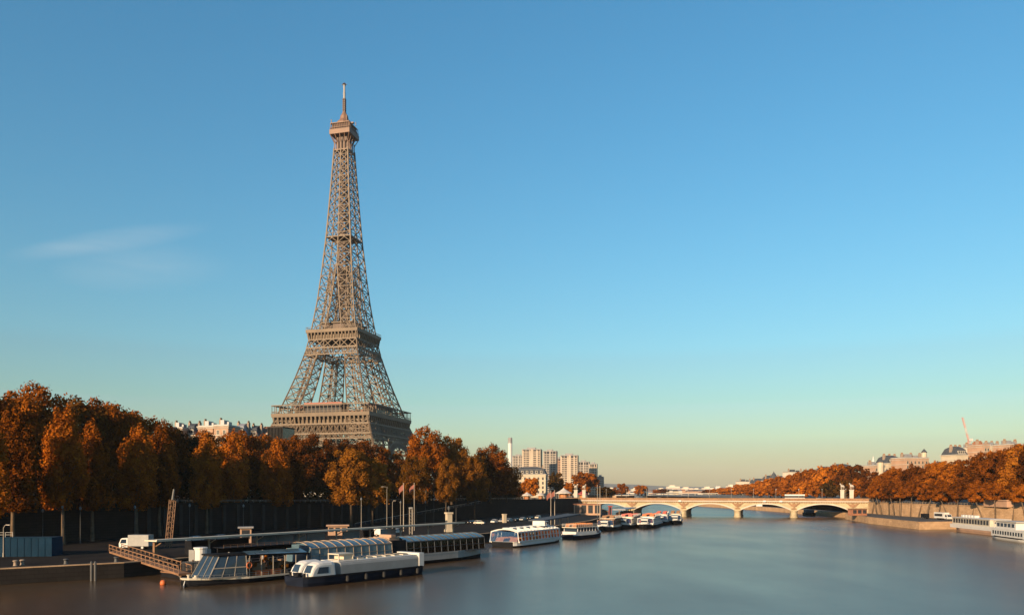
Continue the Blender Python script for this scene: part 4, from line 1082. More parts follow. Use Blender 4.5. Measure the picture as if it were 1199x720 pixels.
b = MB(); b.b2((0, 0, -4), (W, 8, h)); b.build('wall', M['white_paint'], t); b = MB(); b.b2((-.3, -.3, h + .003), (W + .3, 8.3, h + .7)); b.build('roof', M['grey_wall'], t)
# viaduct beyond
t = thing('rail_viaduct', 'distant grey two-level viaduct seen over the bridge parapet', 'bridge', (PX(720, 1150), 1150, 0), -.03)
L = PX(868, 1150) - PX(720, 1150)
b = MB(); b.b2((0, 0, 11.7), (L, 9, 12.5)); b.b2((0, 0, 8.6), (L, 20, 9.6)); b.build('deck', M['pale_stone'], t)
for i in range(20): b = MB(); b.b2((i * L / 19 - .35, 1, 9.603), (i * L / 19 + .35, 1.7, 11.69)); b.build('column', M['pale_stone'], t)
for i in range(6): b = MB(); b.b2((i * L / 5 - 2, 0, -2), (i * L / 5 + 2, 18, 8.59)); b.build('pier', M['quay_stone'], t)
loc, W, h = bpx(744, 759, 1080, 575.3, 8)
t = thing('viaduct_pavilion', 'small white pavilion on the far viaduct, right of rust trees', 'building', loc)
b = MB(); b.b2((0, 0, -10), (W, 10, h)); b.build('wall', M['white_wall'], t); b = MB(); b.b2((-.5, -.5, h + .003), (W + .5, 10.5, h + 1)); b.build('roof', M['pale_stone'], t)
for i in range(3): b = MB(); b.b2((W * (.14 + .28 * i), -.05, 1), (W * (.3 + .28 * i), -.003, h - 1.5)); b.build('window', M['window_dark'], t)

# ------------------------------------------------------------------ boats (local x runs from the near end away along the hull, -y is the river side)
def hull(root, L, B, deck, near='bow', far='stern', m='dark_paint', trim='white_paint', band=None, sheer=.5):
    ms, tr, bd = MB(), MB(), MB()
    def half(x):
        f = 1.0
        for end, d in ((near, x), (far, L - x)):
            k = B * (1.3 if end == 'bow' else .5)
            if d < k: f = min(f, (max(0, d) / k) ** (.55 if end == 'bow' else .22) if end == 'bow' else .72 + .28 * (d / k) ** .5)
        return max(.04, f) * B / 2
    def zd(x):
        z = deck
        if near == 'bow': z += sheer * max(0, 1 - x / (B * 1.6)) ** 2
        if far == 'bow': z += sheer * max(0, 1 - (L - x) / (B * 1.6)) ** 2
        return z
    N = 26; xs = [L * (i / N) for i in range(N + 1)]
    xs = sorted(set(xs + [B * .1, B * .25, B * .5, L - B * .1, L - B * .25, L - B * .5]))
    rings = []; r2 = []; r3 = []
    for x in xs:
        h, z = half(x), zd(x); rake = .0
        cx = x
        rings.append([(cx, -h, z), (cx, -h * .97, z * .4), (cx + (.5 if x < B else 0), -h * .8, -.7), (cx + (.5 if x < B else 0), h * .8, -.7), (cx, h * .97, z * .4), (cx, h, z)])
        r2.append([(cx, -h - .09, z - .14), (cx, -h - .09, z + .16), (cx, -h + .14, z + .16), (cx, -h + .14, z - .02)])
        r3.append([(cx, h + .09, z - .14), (cx, h + .09, z + .16), (cx, h - .14, z + .16), (cx, h - .14, z - .02)])
    ms.loft(rings); tr.loft(r2); tr.loft(r3)
    h = ms.build('hull', M[m], root); tr.build('gunwale', M[trim], root)
    if band:
        rb = [[(x, -half(x) - .03, zd(x) * .35), (x, -half(x) - .03, zd(x) - .15), (x, -half(x) + .05, zd(x) - .15), (x, -half(x) + .05, zd(x) * .35)] for x in xs]
        bd.loft(rb); bd.build('hull_band', M[band], root)
    return half, zd
def boat(name, label, x, y, ax, group=None): return thing(name, label, 'boat', (x, y, 0), math.atan2(ax[1], ax[0]), group)
def arched_cabin(root, x0, x1, b, z0, z1, rise, gl_m, fr_m, step, roof_m=None, slope=0.0, posts=.1, endslope=0.0):
    """glazed cabin: vertical side panes, arched roof panes, a rib every step; parts: glazing, roof_glazing, rib"""
    sd, rf, fr = MB(), MB(), MB(); n = max(1, int(round((x1 - x0) / step))); K = 7
    def prof(x, off=0.0):
        e = 0
        pts = []
        for k in range(K + 1):
            t = -1 + 2 * k / K; pts.append((x, (b + off) * t, z1 + off + rise * (1 - t * t)))
        return pts
    for i in range(n):
        a, c = x0 + (x1 - x0) * i / n, x0 + (x1 - x0) * (i + 1) / n
        for s in (-1, 1): sd.add([(a, s * (b + slope), z0), (c, s * (b + slope), z0), (c, s * b, z1), (a, s * b, z1)], [(0, 1, 2, 3)])
        pa, pc = prof(a), prof(c)
        for k in range(K): rf.add([pa[k], pc[k], pc[k + 1], pa[k + 1]], [(0, 1, 2, 3)])
    for x, e in ((x0, endslope), (x1, 0)):
        p = prof(x); sd.add([(x - e, -(b + slope), z0), (x - e, (b + slope), z0)] + [q for q in reversed(p)], [tuple(range(len(p) + 2))])
    for i in range(n + 1):
        x = x0 + (x1 - x0) * i / n; p = prof(x, .05)
        for q, r in zip(p, p[1:]): fr.bar(q, r, posts * 1.3)
        for s in (-1, 1): fr.bar((x, s * (b + slope + .05), z0), (x, s * (b + .05), z1), posts)
    for s in (-1, 1):
        fr.bar((x0, s * (b + .06), z1), (x1, s * (b + .06), z1), posts * 1.6); fr.bar((x0, s * (b + slope + .06), z0), (x1, s * (b + slope + .06), z0), posts * 2)
        fr.bar((x0, s * (b + .5 * slope + .06), (z0 + z1) / 2), (x1, s * (b + .5 * slope + .06), (z0 + z1) / 2), posts * .6)
    sd.build('side_glazing', M[gl_m], root); rf.build('roof_glazing', M[roof_m or gl_m], root); fr.build('frame', M[fr_m], root)
def seats(root, x0, x1, b, z, m, step=1.1):
    ms = MB(); x = x0
    while x < x1:
        for y in (-b * .55, b * .55): ms.box((x, y, z + .22), (.5, b * .62, .44)); ms.box((x + .25, y, z + .6), (.1, b * .62, .75))
        x += step
    ms.build('seat_rows', M[m], root)
def rail(root, pts, h, m='pole_pale', t=.05, step=1.2, name='railing'):
    ms = MB()
    for (a, b) in zip(pts, pts[1:]):
        A, B = Vector(a), Vector(b); n = max(1, int((B - A).length / step))
        for i in range(n + 1): p = A.lerp(B, i / n); ms.bar(p, p + Vector((0, 0, h)), t)
        for f in (1, .5): ms.bar(A + Vector((0, 0, h * f)), B + Vector((0, 0, h * f)), t)
    return ms.build(name, M[m], root)

AX1 = (.62, .785)
# 1 restaurant boat with slanting glass bow
b1 = boat('restaurant_boat', 'dark hulled boat with slanted glass front and white rail, nearest on the left', -52, 125, AX1)
hull(b1, 23, 7.6, 0.9, 'bow', 'stern', 'dark_paint', 'cream_paint', sheer=.35)
g = MB()
g.add([(3.2, -2.6, 1.1), (3.2, 2.6, 1.1), (5.2, 2.3, 4.5), (5.2, -2.3, 4.5)], [(0, 1, 2, 3)])
g.add([(3.2, -2.6, 1.1), (5.2, -2.3, 4.5), (9.5, -3.2, 4.5), (9.5, -3.5, 1.1)], [(0, 1, 2, 3)]); g.add([(3.2, 2.6, 1.1), (5.2, 2.3, 4.5), (9.5, 3.2, 4.5), (9.5, 3.5, 1.1)], [(3, 2, 1, 0)])
g.build('windscreen', M['cabin_glass'], b1)
f = MB()
for t_ in (0, .33, .66, 1):
    f.bar((3.14, -2.6 + 5.2 * t_, 1.1), (5.14, -2.3 + 4.6 * t_, 4.5), .09)
    f.bar((3.2 + 6.3 * t_, -2.64 - .9 * t_, 1.1), (5.2 + 4.3 * t_, -2.34 - .9 * t_, 4.5), .09)
f.bar((4.1, -2.5, 2.7), (9.5, -3.4, 2.7), .16); f.bar((3.2, -2.65, 1.15), (9.5, -3.55, 1.15), .2); f.build('frame', M['pole_pale'], b1)
f = MB(); f.add([(5.0, -2.6, 4.55), (22, -3.6, 4.0), (22, 3.6, 4.0), (5.0, 2.6, 4.55), (5.0, -2.6, 4.8), (22, -3.6, 4.25), (22, 3.6, 4.25), (5.0, 2.6, 4.8)],
                [(0, 3, 2, 1), (4, 5, 6, 7), (0, 1, 5, 4), (1, 2, 6, 5), (2, 3, 7, 6), (3, 0, 4, 7)]); f.build('roof', M['dark_paint'], b1)
f = MB(); f.b2((7, 1.0, 4.9), (21.5, 1.3, 5.7)); f.b2((6.5, -1.4, 5.7), (21.8, 1.6, 5.8)); f.build('upper_awning', M['dark_paint'], b1)
f = MB(); f.add([(10, -3.1, 4.62), (21.5, -3.5, 4.36), (21.5, -1.6, 4.95), (10, -1.4, 5.1)], [(0, 1, 2, 3)]); f.build('skylight', M['roof_glass'], b1)
rail(b1, [(6.5, -1.5, 5.8), (21.8, -1.5, 5.8)], .5, 'timber', .05)
for i in range(6):
    for s in (-1, 1): f = MB(); f.bar((10 + 2.3 * i, s * 3.4, .9), (10 + 2.3 * i, s * 3.4, 4.1), .12); f.build('deck_post', M['pole_pale'], b1)
f = MB(); f.b2((11.5, -2.0, .91), (14, 1.6, 3.0)); f.build('bar_counter', M['timber'], b1); f = MB(); f.b2((17, -1.5, .91), (19, 2, 2.8)); f.build('bar_counter', M['timber'], b1)
rail(b1, [(1.6, -1.9, 1.1), (5, -3.6, .95), (22, -3.7, .92)], .75, 'steel')
f = MB(); f.lathe((1.4, .2, 1.15), [(.28, 0), (.2, .15), (.2, .5), (.32, .55), (.32, .65)], 10); f.lathe((2.1, -.7, 1.1), [(.5, 0), (.5, .3), (.25, .35), (.25, .6)], 10); f.build('windlass', M['cream_paint'], b1)
f = MB(); f.tube([(.4, -.5, .95), (.15, -.6, .3), (.3, -.6, -.2)], [.09, .08, .08], 6); f.tube([(-.1, -.9, -.1), (.15, -.6, .25), (.5, -.2, -.1)], [.05, .12, .05], 6); f.build('anchor', M['steel'], b1)
def orange_planter(label, px, py, Y, L, rz, z):
    t = thing('flower_planter', label, 'planter', (PX(px, Y), Y, z), rz, 'orange boxes aboard the restaurant boat')
    b = MB(); b.b2((0, 0, 0), (L, .9, 1.0)); b.b2((-.06, -.06, .86), (L + .06, .96, 1.02)); b.build('box', M['orange_paint'], t)
    return t
c1, s1 = AX1[0], AX1[1]; R1 = math.atan2(s1, c1)
def on1(x, y): L = math.hypot(c1, s1); return (-52 + (x * c1 - y * s1) / L, 125 + (x * s1 + y * c1) / L)
def planter(label, x, y, L):
    X, Y = on1(x, y); t = thing('deck_planter', label, 'planter', (X, Y, .92), R1, 'orange boxes on the restaurant boat')
    b = MB(); b.b2((0, 0, 0), (L, .8, .95)); b.b2((-.05, -.05, .83), (L + .05, .85, .97)); b.build('box', M['orange_paint'], t)
planter('long orange box on the open deck behind the glass front', 11.2, -3.3, 2.6)
planter('orange box beside the long one, further along the boat deck', 14.0, -3.3, 2.2)
X, Y = on1(9.9, -3.42); t = thing('life_ring', 'orange life ring hung at the corner of the slanted glass cabin', 'life ring', (X, Y, 2.9), R1)
b = MB(); n = 14
b.loft([[(.45 * math.cos(2 * math.pi * i / n) * (1 + .25 * math.cos(2 * math.pi * k / 6)), -.1 + .12 * math.sin(2 * math.pi * k / 6), .45 * math.sin(2 * math.pi * i / n) * (1 + .25 * math.cos(2 * math.pi * k / 6))) for k in range(6)] for i in range(n + 1)], cap=False)
b.build('ring', M['orange_paint'], t)
def shrub(label, x, y, z, r, h, lm, group=None):
    me, _ = crown_mesh('foliage', int(abs(x * 100)) % 999, r, h, 9, 60, .22, 'dome', M[lm])
    t = thing('potted_shrub', label, 'plant', (x, y, z), 0, group)
    b = MB(); b.lathe((0, 0, 0), [(.32, 0), (.42, .55), (.45, .6)], 9); b.build('pot', M['terracotta'], t)
    o = link_mesh('foliage', me, t); o.location = (0, 0, .55)
X, Y = on1(12.2, -1.2); shrub('rust shrub standing behind the long orange deck box', X, Y, .95, 1.1, 1.9, 'leaf_orange')
X, Y = on1(14.6, -1.4); shrub('taller brown shrub on the deck right of the rust shrub', X, Y, .95, 1.2, 2.4, 'leaf_rust')
X, Y = on1(17.6, -2.2); shrub('gold shrub near the stern of the glass fronted boat', X, Y, .95, .9, 1.7, 'leaf_olive')

# 2 white barge with twin rounded cabins
b2 = boat('white_barge', 'long white barge with two rounded wheelhouses on dark navy hull', -34.5, 125.8, (.62, .785))
hull(b2, 26.5, 6.6, 1.45, 'blunt', 'stern', 'navy_paint', 'dark_paint')
f = MB()
prof = [(-2.75, 1.46), (-2.75, 2.95), (-2.6, 3.3), (-2.25, 3.48), (2.25, 3.48), (2.6, 3.3), (2.75, 2.95), (2.75, 1.46)]
f.loft([[(x, a, z) for a, z in prof] for x in (7.2, 24.9)]); f.build('deckhouse', M['grey_paint'], b2)  # white house painted grey so its river side looks shaded
f = MB(); f.add([(25, -2.9, 1.5), (26.2, -2.9, 1.5), (26.2, -2.9, 3.9), (25, -2.9, 3.9), (25, 2.9, 1.5), (26.2, 2.9, 1.5), (26.2, 2.9, 3.9), (25, 2.9, 3.9)], [(0, 1, 2, 3), (4, 7, 6, 5), (3, 2, 6, 7), (0, 3, 7, 4), (1, 5, 6, 2)])
f.build('stern_housing', M['white_paint'], b2)
f = MB(); f.b2((7.1, -2.3, 3.483), (24.9, 2.3, 3.58)); f.build('roof', M['white_paint'], b2)
for i in range(6):
    f = MB(); f.b2((12.0 + 2.1 * i, -1.3, 3.583), (13.3 + 2.1 * i, 1.3, 3.8)); f.b2((12.1 + 2.1 * i, -1.2, 3.803), (13.2 + 2.1 * i, 1.2, 3.86), 1); f.build('skylight', [M['cream_paint'], M['cabin_glass']], b2)
for yc in (-1.55, 1.55):
    f = MB(); w = 1.3
    side = [(1.4, 1.46), (1.3, 1.9), (1.75, 2.9), (2.3, 3.5), (2.9, 3.78), (3.6, 3.85), (5.4, 3.85), (5.9, 3.65), (6.2, 1.46)]
    rings = []
    for k, (yy, sh) in enumerate(((-w, .74), (-w * .9, .88), (-w * .6, .97), (0, 1.0), (w * .6, .97), (w * .9, .88), (w, .74))):
        rings.append([(3.8 + (x - 3.8) * (.9 if abs(yy) == w else 1), yc + yy, 1.46 + (z - 1.46) * sh) for x, z in side])
    f.loft(rings); o = f.build('wheelhouse', M['white_paint'], b2)
    g = MB(); g.add([(1.36, yc - .85, 2.1), (1.36, yc + .85, 2.1), (1.92, yc + .72, 3.25), (1.92, yc - .72, 3.25)], [(0, 1, 2, 3)]); g.build('window', M['cabin_glass'], o); g = MB()
    g.add([(2.3, yc - w - .03, 1.95), (4.6, yc - w - .03, 1.95), (4.6, yc - w - .03, 2.95), (2.75, yc - w - .03, 2.95)], [(0, 1, 2, 3)])
    g.build('window', M['cabin_glass'], o)
f = MB(); f.b2((8, -1.2, 3.59), (11.2, 1.6, 3.7)); f.b2((8, -1.2, 4.5), (11.2, 1.6, 4.68)); 
for x in (8.1, 11.1):
    for y in (-1.1, 1.5): f.bar((x, y, 3.65), (x, y, 4.55), .16)
f.b2((9.3, -1.0, 3.703), (11.1, 1.5, 4.499)); f.build('roof_hatch', M['cream_paint'], b2)
f = MB(); f.b2((.4, -.6, 1.56), (1.1, .6, 2.1)); f.lathe((.7, -1.8, 1.56), [(.22, 0), (.22, .5), (.3, .55)], 8); f.lathe((.7, 1.8, 1.56), [(.22, 0), (.22, .5), (.3, .55)], 8); f.build('bollards', M['dark_paint'], b2)
for i in range(5): f = MB(); f.lathe((8 + 4.0 * i, -3.42, .3), [(.06, 0), (.26, .1), (.26, .9), (.06, 1.0)], 8); f.build('fender', M['rubber'], b2)

# 3 long glass roofed dinner boat behind it
X0, Y0 = -52 + 22.5 * .62 - 1.4, 125 + 22.5 * .785 + 1.4
b3 = boat('dinner_boat', 'long dinner boat with ribbed glass roof moored behind the white barge', X0, Y0, (.62, .77))
hull(b3, 51, 8.2, 2.0, 'stern', 'bow', 'dark_paint', 'grey_paint', 'grey_paint')
arched_cabin(b3, 1.0, 20.5, 3.5, 2.1, 4.75, 1.0, 'roof_glass', 'chimney_brick', 1.95, 'roof_glass', .25, .10)
arched_cabin(b3, 24.5, 48.5, 3.5, 2.1, 4.75, .9, 'amber_glass', 'slate', 2.0, 'roof_glass', .25, .12)
f = MB(); f.b2((20.6, -3.5, 2.1), (24.4, 3.5, 5.2)); f.build('middle_housing', M['dark_paint'], b3)
f = MB(); f.b2((20.9, -2.4, 5.203), (23.6, 2.4, 5.8)); f.b2((21.2, -2.6, 5.803), (22.4, 1.0, 6.3)); f.build('roof_housing', M['pink_wall'], b3)
f = MB()
for i in range(4): f.b2((2.5 + 4.4 * i, -3.0, 2.1), (4.6 + 4.4 * i, 2.0, 4.0))
f.build('cabin_partitions', M['timber'], b3)
seats(b3, 25, 47.5, 3.4, 2.05, 'timber', 1.4)
for i in range(14):
    f = MB(); f.lathe((25.4 + 1.6 * i, -2.9, 3.6), [(.02, -.22), (.16, -.12), (.18, 0), (.1, .14), (.03, .2)], 8); f.build('table_lamp', M['orange_paint'], b3)

# 4 glass canopy boat with orange seats
b4 = boat('canal_boat', 'white glass canopied tour boat with orange seats and dark hull', -2.6, 213.5, (.47, .883))
hull(b4, 35, 9.2, 1.35, 'stern', 'bow', 'dark_paint', 'cream_paint', 'white_paint')
arched_cabin(b4, 1.2, 27.5, 4.0, 1.45, 4.0, .75, 'clear_glass', 'white_paint', 2.0, 'clear_glass', .35, .22, .8)
seats(b4, 2.5, 26.5, 3.9, 1.45, 'seat_orange', 1.1)
f = MB(); f.b2((1.5, -3.9, 1.36), (27.5, 3.9, 1.44)); f.build('cabin_floor', M['cream_paint'], b4)
f = MB()
for i in range(5): f.b2((3 + 4 * i, -1.6, 4.9), (5.4 + 4 * i, 1.6, 5.1))
f.build('roof_panels', M['white_paint'], b4)
f = MB(); f.b2((18.5, -2.4, 4.9), (23.8, 2.4, 5.0)); f.b2((22.2, -2.0, 5.0), (24.6, 2.0, 6.3)); f.b2((22.4, -2.05, 5.5), (24.4, 2.05, 6.1), 1); f.build('wheelhouse', [M['white_paint'], M['cabin_glass']], b4)
rail(b4, [(17.5, -2.6, 5.1), (22, -2.6, 5.1)], .9, 'white_paint', .06); rail(b4, [(28, -3.2, 1.5), (34, -1.2, 1.7), (34, 1.2, 1.7), (28, 3.2, 1.5)], .9, 'steel')

# 5 small white tour boat
b5 = boat('tour_boat', 'small white tour boat with blue tinted windscreen beside the glass canopied boat', 17.4, 250, (.62, .78))
hull(b5, 19, 6.4, 1.3, 'stern', 'bow', 'navy_paint', 'white_paint')
f = MB(); f.b2((1, -2.6, 1.35), (13, 2.6, 2.3)); f.build('cabin', M['white_paint'], b5)
f = MB(); f.b2((2, -2.5, 2.303), (12.5, 2.5, 3.5)); f.build('window_band', M['cabin_glass'], b5)
f = MB()
for i in range(7): 
    for s in (-1, 1): f.bar((2 + 1.7 * i, s * 2.56, 2.3), (2 + 1.7 * i, s * 2.56, 3.5), .18)
f.build('window_posts', M['white_paint'], b5)
f = MB(); f.b2((1, -2.8, 3.503), (13.4, 2.8, 3.75)); f.build('roof', M['cream_paint'], b5)
f = MB(); f.add([(13.0, -2.5, 3.5), (13.0, 2.5, 3.5), (15.6, 2.2, 1.5), (15.6, -2.2, 1.5)], [(0, 1, 2, 3)]); f.add([(13, -2.5, 3.5), (15.6, -2.2, 1.5), (13, -2.6, 1.5)], [(0, 1, 2)]); f.build('windscreen', M['roof_glass'], b5)
seats(b5, 2, 12, 2.4, 3.8, 'seat_orange', 1.3); rail(b5, [(13, -2.7, 3.8), (1, -2.7, 3.8), (1, 2.7, 3.8)], .9, 'white_paint', .06)

# boats moored downstream by the bridge
def tour(label, x, y, L, B, seatm, canopy, fm, ax=(.30, .954), lift=0.0):
    t = boat('sightseeing_boat', label, x, y, ax, 'sightseeing boats moored near the bridge')
    hull(t, L, B, 1.5, 'bow', 'stern', 'dark_paint', 'white_paint')
    f = MB(); f.b2((5, -B * .42, 1.5), (L - 2, B * .42, 2.2)); f.build('cabin', M['white_paint'], t)
    arched_cabin(t, 5.2, L - 6, B * .40, 2.2, 3.9, .4, 'clear_glass', fm, 2.2, 'clear_glass' if canopy else 'canvas', .15, .16, .8)
    seats(t, 6, L - 7, B * .38, 2.2, seatm, 1.1)
    f = MB(); f.b2((2.6, -1.3, 1.5), (5.0, 1.3, 3.6)); f.b2((2.5, -1.2, 2.6), (4.8, 1.33, 3.3), 1); f.b2((2.4, -1.5, 3.603), (5.2, 1.5, 3.8)); f.build('wheelhouse', [M['white_paint'], M['cabin_glass']], t)
    if lift: 
        f = MB(); f.b2((L * .35, -B * .4, 4.4), (L - 3, B * .4, 4.6)); f.build('upper_deck', M['cream_paint'], t)
        seats(t, L * .37, L - 4, B * .36, 4.6, seatm, 1.2); rail(t, [(L * .35, -B * .4, 4.6), (L - 3, -B * .4, 4.6)], 1.0, 'white_paint', .07)
    rail(t, [(2.2, -1.8, 1.7), (.6, 0, 1.9), (2.2, 1.8, 1.7)], .8, 'steel')
    return t
tour('dark sightseeing boat with timber seats right of the small tour boat', 34.0, 298, 28, 7.2, 'timber', True, 'timber', lift=1)
tour('sightseeing boat with red seats, left one of the bow-on pair', 43.5, 316, 34, 7.4, 'red_paint', True, 'cream_paint', lift=1)
tour('sightseeing boat with orange seats, right one of the bow-on pair', 52.5, 318, 36, 7.6, 'orange_paint', True, 'white_paint', lift=1)
tour('double-deck sightseeing boat nearest the bridge pier, with cream upper deck', 65.5, 352, 36, 7.0, 'red_paint', True, 'white_paint', (.22, .975), 1)
tour('double-deck sightseeing boat alongside the one nearest the bridge pier', 73.5, 360, 38, 6.6, 'timber', True, 'cream_paint', (.22, .975), 1)
# boats on the right bank
b6 = boat('passenger_boat', 'long white passenger boat with dark windows along the right quay', 165.0, 258.0, (.12, .993))
hull(b6, 46.5, 8.0, 2.3, 'stern', 'bow', 'pink_wall', 'white_paint')
f = MB(); 
def hb(ms, x0, x1, y, z0, z1, mi=0): ms.b2((x0, -y, z0), (x1, y, z1), mi)
hb(f, 0.6, 44, 4.03, 1.5, 2.9); f.build('bulwark', M['white_paint'], b6)
f = MB(); hb(f, 14, 44, 3.2, 2.903, 5.2); f.build('saloon', M['cream_paint'], b6)
for i in range(13):
    f = MB(); f.b2((15 + 2.2 * i, 3.203, 3.3), (16.7 + 2.2 * i, 3.24, 4.9)); f.build('window', M['window_dark'], b6); f = MB(); f.b2((15 + 2.2 * i, -3.24, 3.3), (16.7 + 2.2 * i, -3.203, 4.9)); f.build('window', M['window_dark'], b6)
f = MB(); hb(f, 2.5, 12, 3.1, 4.9, 5.1); 
for i in range(4):
    for s in (-1, 1): f.bar((3 + 2.9 * i, s * 2.9, 2.9), (3 + 2.9 * i, s * 2.9, 4.9), .15)
f.build('awning', M['canvas'], b6)
f = MB(); hb(f, 13.6, 44.4, 3.5, 5.203, 5.4); f.build('roof', M['white_paint'], b6)
f = MB()
for i in range(5): hb(f, 31 + 2.4 * i, 32.6 + 2.4 * i, .8, 5.403, 6.2)
f.build('roof_crates', M['white_paint'], b6)
b7 = boat('river_cruiser', 'white river cruiser cut by the right edge, with a row of small dark windows', 152.0, 229.0, (.18, .984))
hull(b7, 31, 8.4, 1.0, 'stern', 'bow', 'white_paint', 'dark_paint', 'white_paint')
f = MB(); hb(f, .8, 24, 3.9, 1.05, 3.5); f.build('lower_cabin', M['white_paint'], b7)
for i in range(12):
    f = MB(); f.b2((2 + 1.8 * i, 3.903, 1.7), (3.1 + 1.8 * i, 3.94, 2.8)); f.build('window', M['window_dark'], b7); f = MB(); f.b2((2 + 1.8 * i, -3.94, 1.7), (3.1 + 1.8 * i, -3.903, 2.8)); f.build('window', M['window_dark'], b7)
f = MB(); hb(f, 8, 22, 3.2, 3.503, 5.6); f.build('upper_cabin', M['white_paint'], b7)
for i in range(5):
    f = MB(); f.b2((9 + 2.6 * i, 3.203, 4.1), (10.9 + 2.6 * i, 3.24, 5.2)); f.build('window', M['cabin_glass'], b7); f = MB(); f.b2((9 + 2.6 * i, -3.24, 4.1), (10.9 + 2.6 * i, -3.203, 5.2)); f.build('window', M['cabin_glass'], b7)
f = MB(); hb(f, 7, 23, 3.5, 5.603, 5.8); f.build('roof', M['cream_paint'], b7)
rail(b7, [(22, 3.7, 3.5), (24, 3.7, 3.5), (24, -3.7, 3.5), (1, -3.7, 3.5)], 1.0, 'white_paint', .07); rail(b7, [(24, 3.4, 1.4), (30, .8, 1.6), (30, -.8, 1.6)], 1.0, 'red_paint', .06)
b8 = boat('moored_launch', 'small white launch seen far off through the right-hand arch', PX(889, 640), 640, (.3, .95))
hull(b8, 22, 6.5, 1.6, 'bow', 'stern', 'white_paint', 'white_paint')
f = MB(); f.b2((5, -2.4, 1.6), (18, 2.4, 3.6)); f.b2((7, -2.2, 3.603), (13, 2.2, 5.2)); f.build('cabin', M['white_paint'], b8)
f = MB(); f.b2((6, -2.45, 2.3), (17, -2.403, 3.2)); f.build('window_band', M['window_dark'], b8)
b9 = boat('moored_launch', 'tiny dark launch in midstream seen through the central arch', PX(836, 760), 760, (.1, .99))
hull(b9, 14, 4, 1.2, 'bow', 'stern', 'timber', 'cream_paint'); f = MB(); f.b2((4, -1.5, 1.2), (10, 1.5, 3.0)); f.build('cabin', M['orange_paint'], b9)
b10 = boat('moored_barge', 'dark barge moored under the rightmost bridge arch', PX(952, 480), 480, (.2, .98))
hull(b10, 24, 6, 1.6, 'bow', 'stern', 'dark_paint', 'dark_paint'); f = MB(); f.b2((10, -2.3, 1.6), (21, 2.3, 3.6)); f.build('cabin', M['slate'], b10)

# ------------------------------------------------------------------ landing stages
t = thing('landing_canopy', 'long thin white canopy roof on posts along the left landing stage', 'canopy', (-67, 147.5, 0), math.atan2(86, 52))
Lc = 100.0
b = MB(); b.b2((0, -1.8, 5.72), (Lc, 1.8, 5.95)); b.b2((0, -1.9, 5.953), (Lc, -1.6, 6.1)); b.build('roof', M['roof_cream'], t)
for i in range(9):
    b = MB(); x = 1.2 + 12 * i; b.bar((x, .4, ZQ), (x, .4, 5.54), .55 if i == 0 else .3); b.bar((x, .4, 4.6), (x, -1.6, 5.5), .16); b.build('post', M['timber'] if i == 0 else M['pole_pale'], t)
for i, (u0, u1) in enumerate(((26, 31), (31.4, 36), (36.4, 40), (40.4, 46), (52, 58), (66, 72))):
    b = MB(); b.b2((u0, 1.0, 2.6), (u1, 1.15, 5.3)); b.build('glass_screen', M['roof_glass'], t)
b = MB(); b.b2((10, 1.4, ZQ), (24, 3.6, 5.2)); b.build('ticket_booth', M['dark_paint'], t); b = MB(); b.b2((60, 1.4, ZQ), (64, 3.4, 5.2)); b.build('ticket_booth', M['dark_paint'], t)
t = thing('landing_pontoon', 'low brown pontoon deck between the quay and the moored boats', 'pontoon', (-60, 139, 0), math.atan2(.785, .62))
b = MB(); b.b2((0, -4, -.6), (74, 2.5, .75)); b.build('float', M['dark_paint'], t); b = MB(); b.b2((-.1, -4.1, .753), (74.1, 2.6, .9)); b.build('deck', M['timber'], t)
rail(t, [(0, 2.4, .9), (74, 2.4, .9)], 1.0, 'steel', .06, 2.0)
# gangway down to the boats
t = thing('gangway', 'sloping timber gangway with railings leading from left quay down to boats', 'gangway')
P0, P1 = Vector((-76.0, 152.5, 3.6)), Vector((-54.0, 131.5, 1.5)); d = P1 - P0; n_ = Vector((-d.y, d.x, 0)).normalized()
b = MB()
b.add([P0 - n_ * 1.1, P1 - n_ * 1.1, P1 + n_ * 1.1, P0 + n_ * 1.1] + [p - Vector((0, 0, .35)) for p in (P0 - n_ * 1.1, P1 - n_ * 1.1, P1 + n_ * 1.1, P0 + n_ * 1.1)], [(0, 1, 2, 3), (4, 7, 6, 5), (0, 4, 5, 1), (1, 5, 6, 2), (2, 6, 7, 3), (3, 7, 4, 0)])
b.build('walkway', M['timber'], t)
for s in (-1, 1):
    b = MB(); 
    for i in range(17):
        p = P0.lerp(P1, i / 16) + n_ * (s * 1.1); b.bar(p, p + Vector((0, 0, 1.2)), .08)
        if i < 16: q = P0.lerp(P1, (i + 1) / 16) + n_ * (s * 1.1); b.bar(p, q + Vector((0, 0, 1.2)), .035)
    b.bar(P0 + n_ * (s * 1.1) + Vector((0, 0, 1.25)), P1 + n_ * (s * 1.1) + Vector((0, 0, 1.25)), .13); b.bar(P0 + n_ * (s * 1.1) + Vector((0, 0, .6)), P1 + n_ * (s * 1.1) + Vector((0, 0, .6)), .1)
    b.build('railing', M['timber'], t)
t = thing('ticket_kiosk', 'bright white and grey kiosk under the left end of landing canopy', 'kiosk', (-57.5, 147, 1.0), .9)
b = MB(); b.lathe((0, 0, 0), [(1.1, 0), (1.1, 3.4), (1.25, 3.45), (1.25, 3.7)], 14); b.build('drum', M['white_paint'], t); b = MB(); b.b2((-1.2, .2, 0), (2.2, 2, 3.2)); b.build('annex', M['grey_paint'], t)
t = thing('landing_fence', 'warm timber slatted fence enclosing the foot of the gangway', 'fence', (-55.5, 133.5, 1.2), math.atan2(.785, .62))
b = MB()
for i in range(18): b.b2((.36 * i, -.1, 0), (.36 * i + .22, .1, 2.0))
b.b2((0, -.16, 1.7), (6.4, .16, 1.85)); b.b2((0, -.16, .4), (6.4, .16, .55)); b.build('slats', M['pole_pale'], t)
for i in range(4): b = MB(); b.bar((2.1 * i, 0, -1.2), (2.1 * i, 0, 2.2), .2); b.build('post', M['timber'], t)
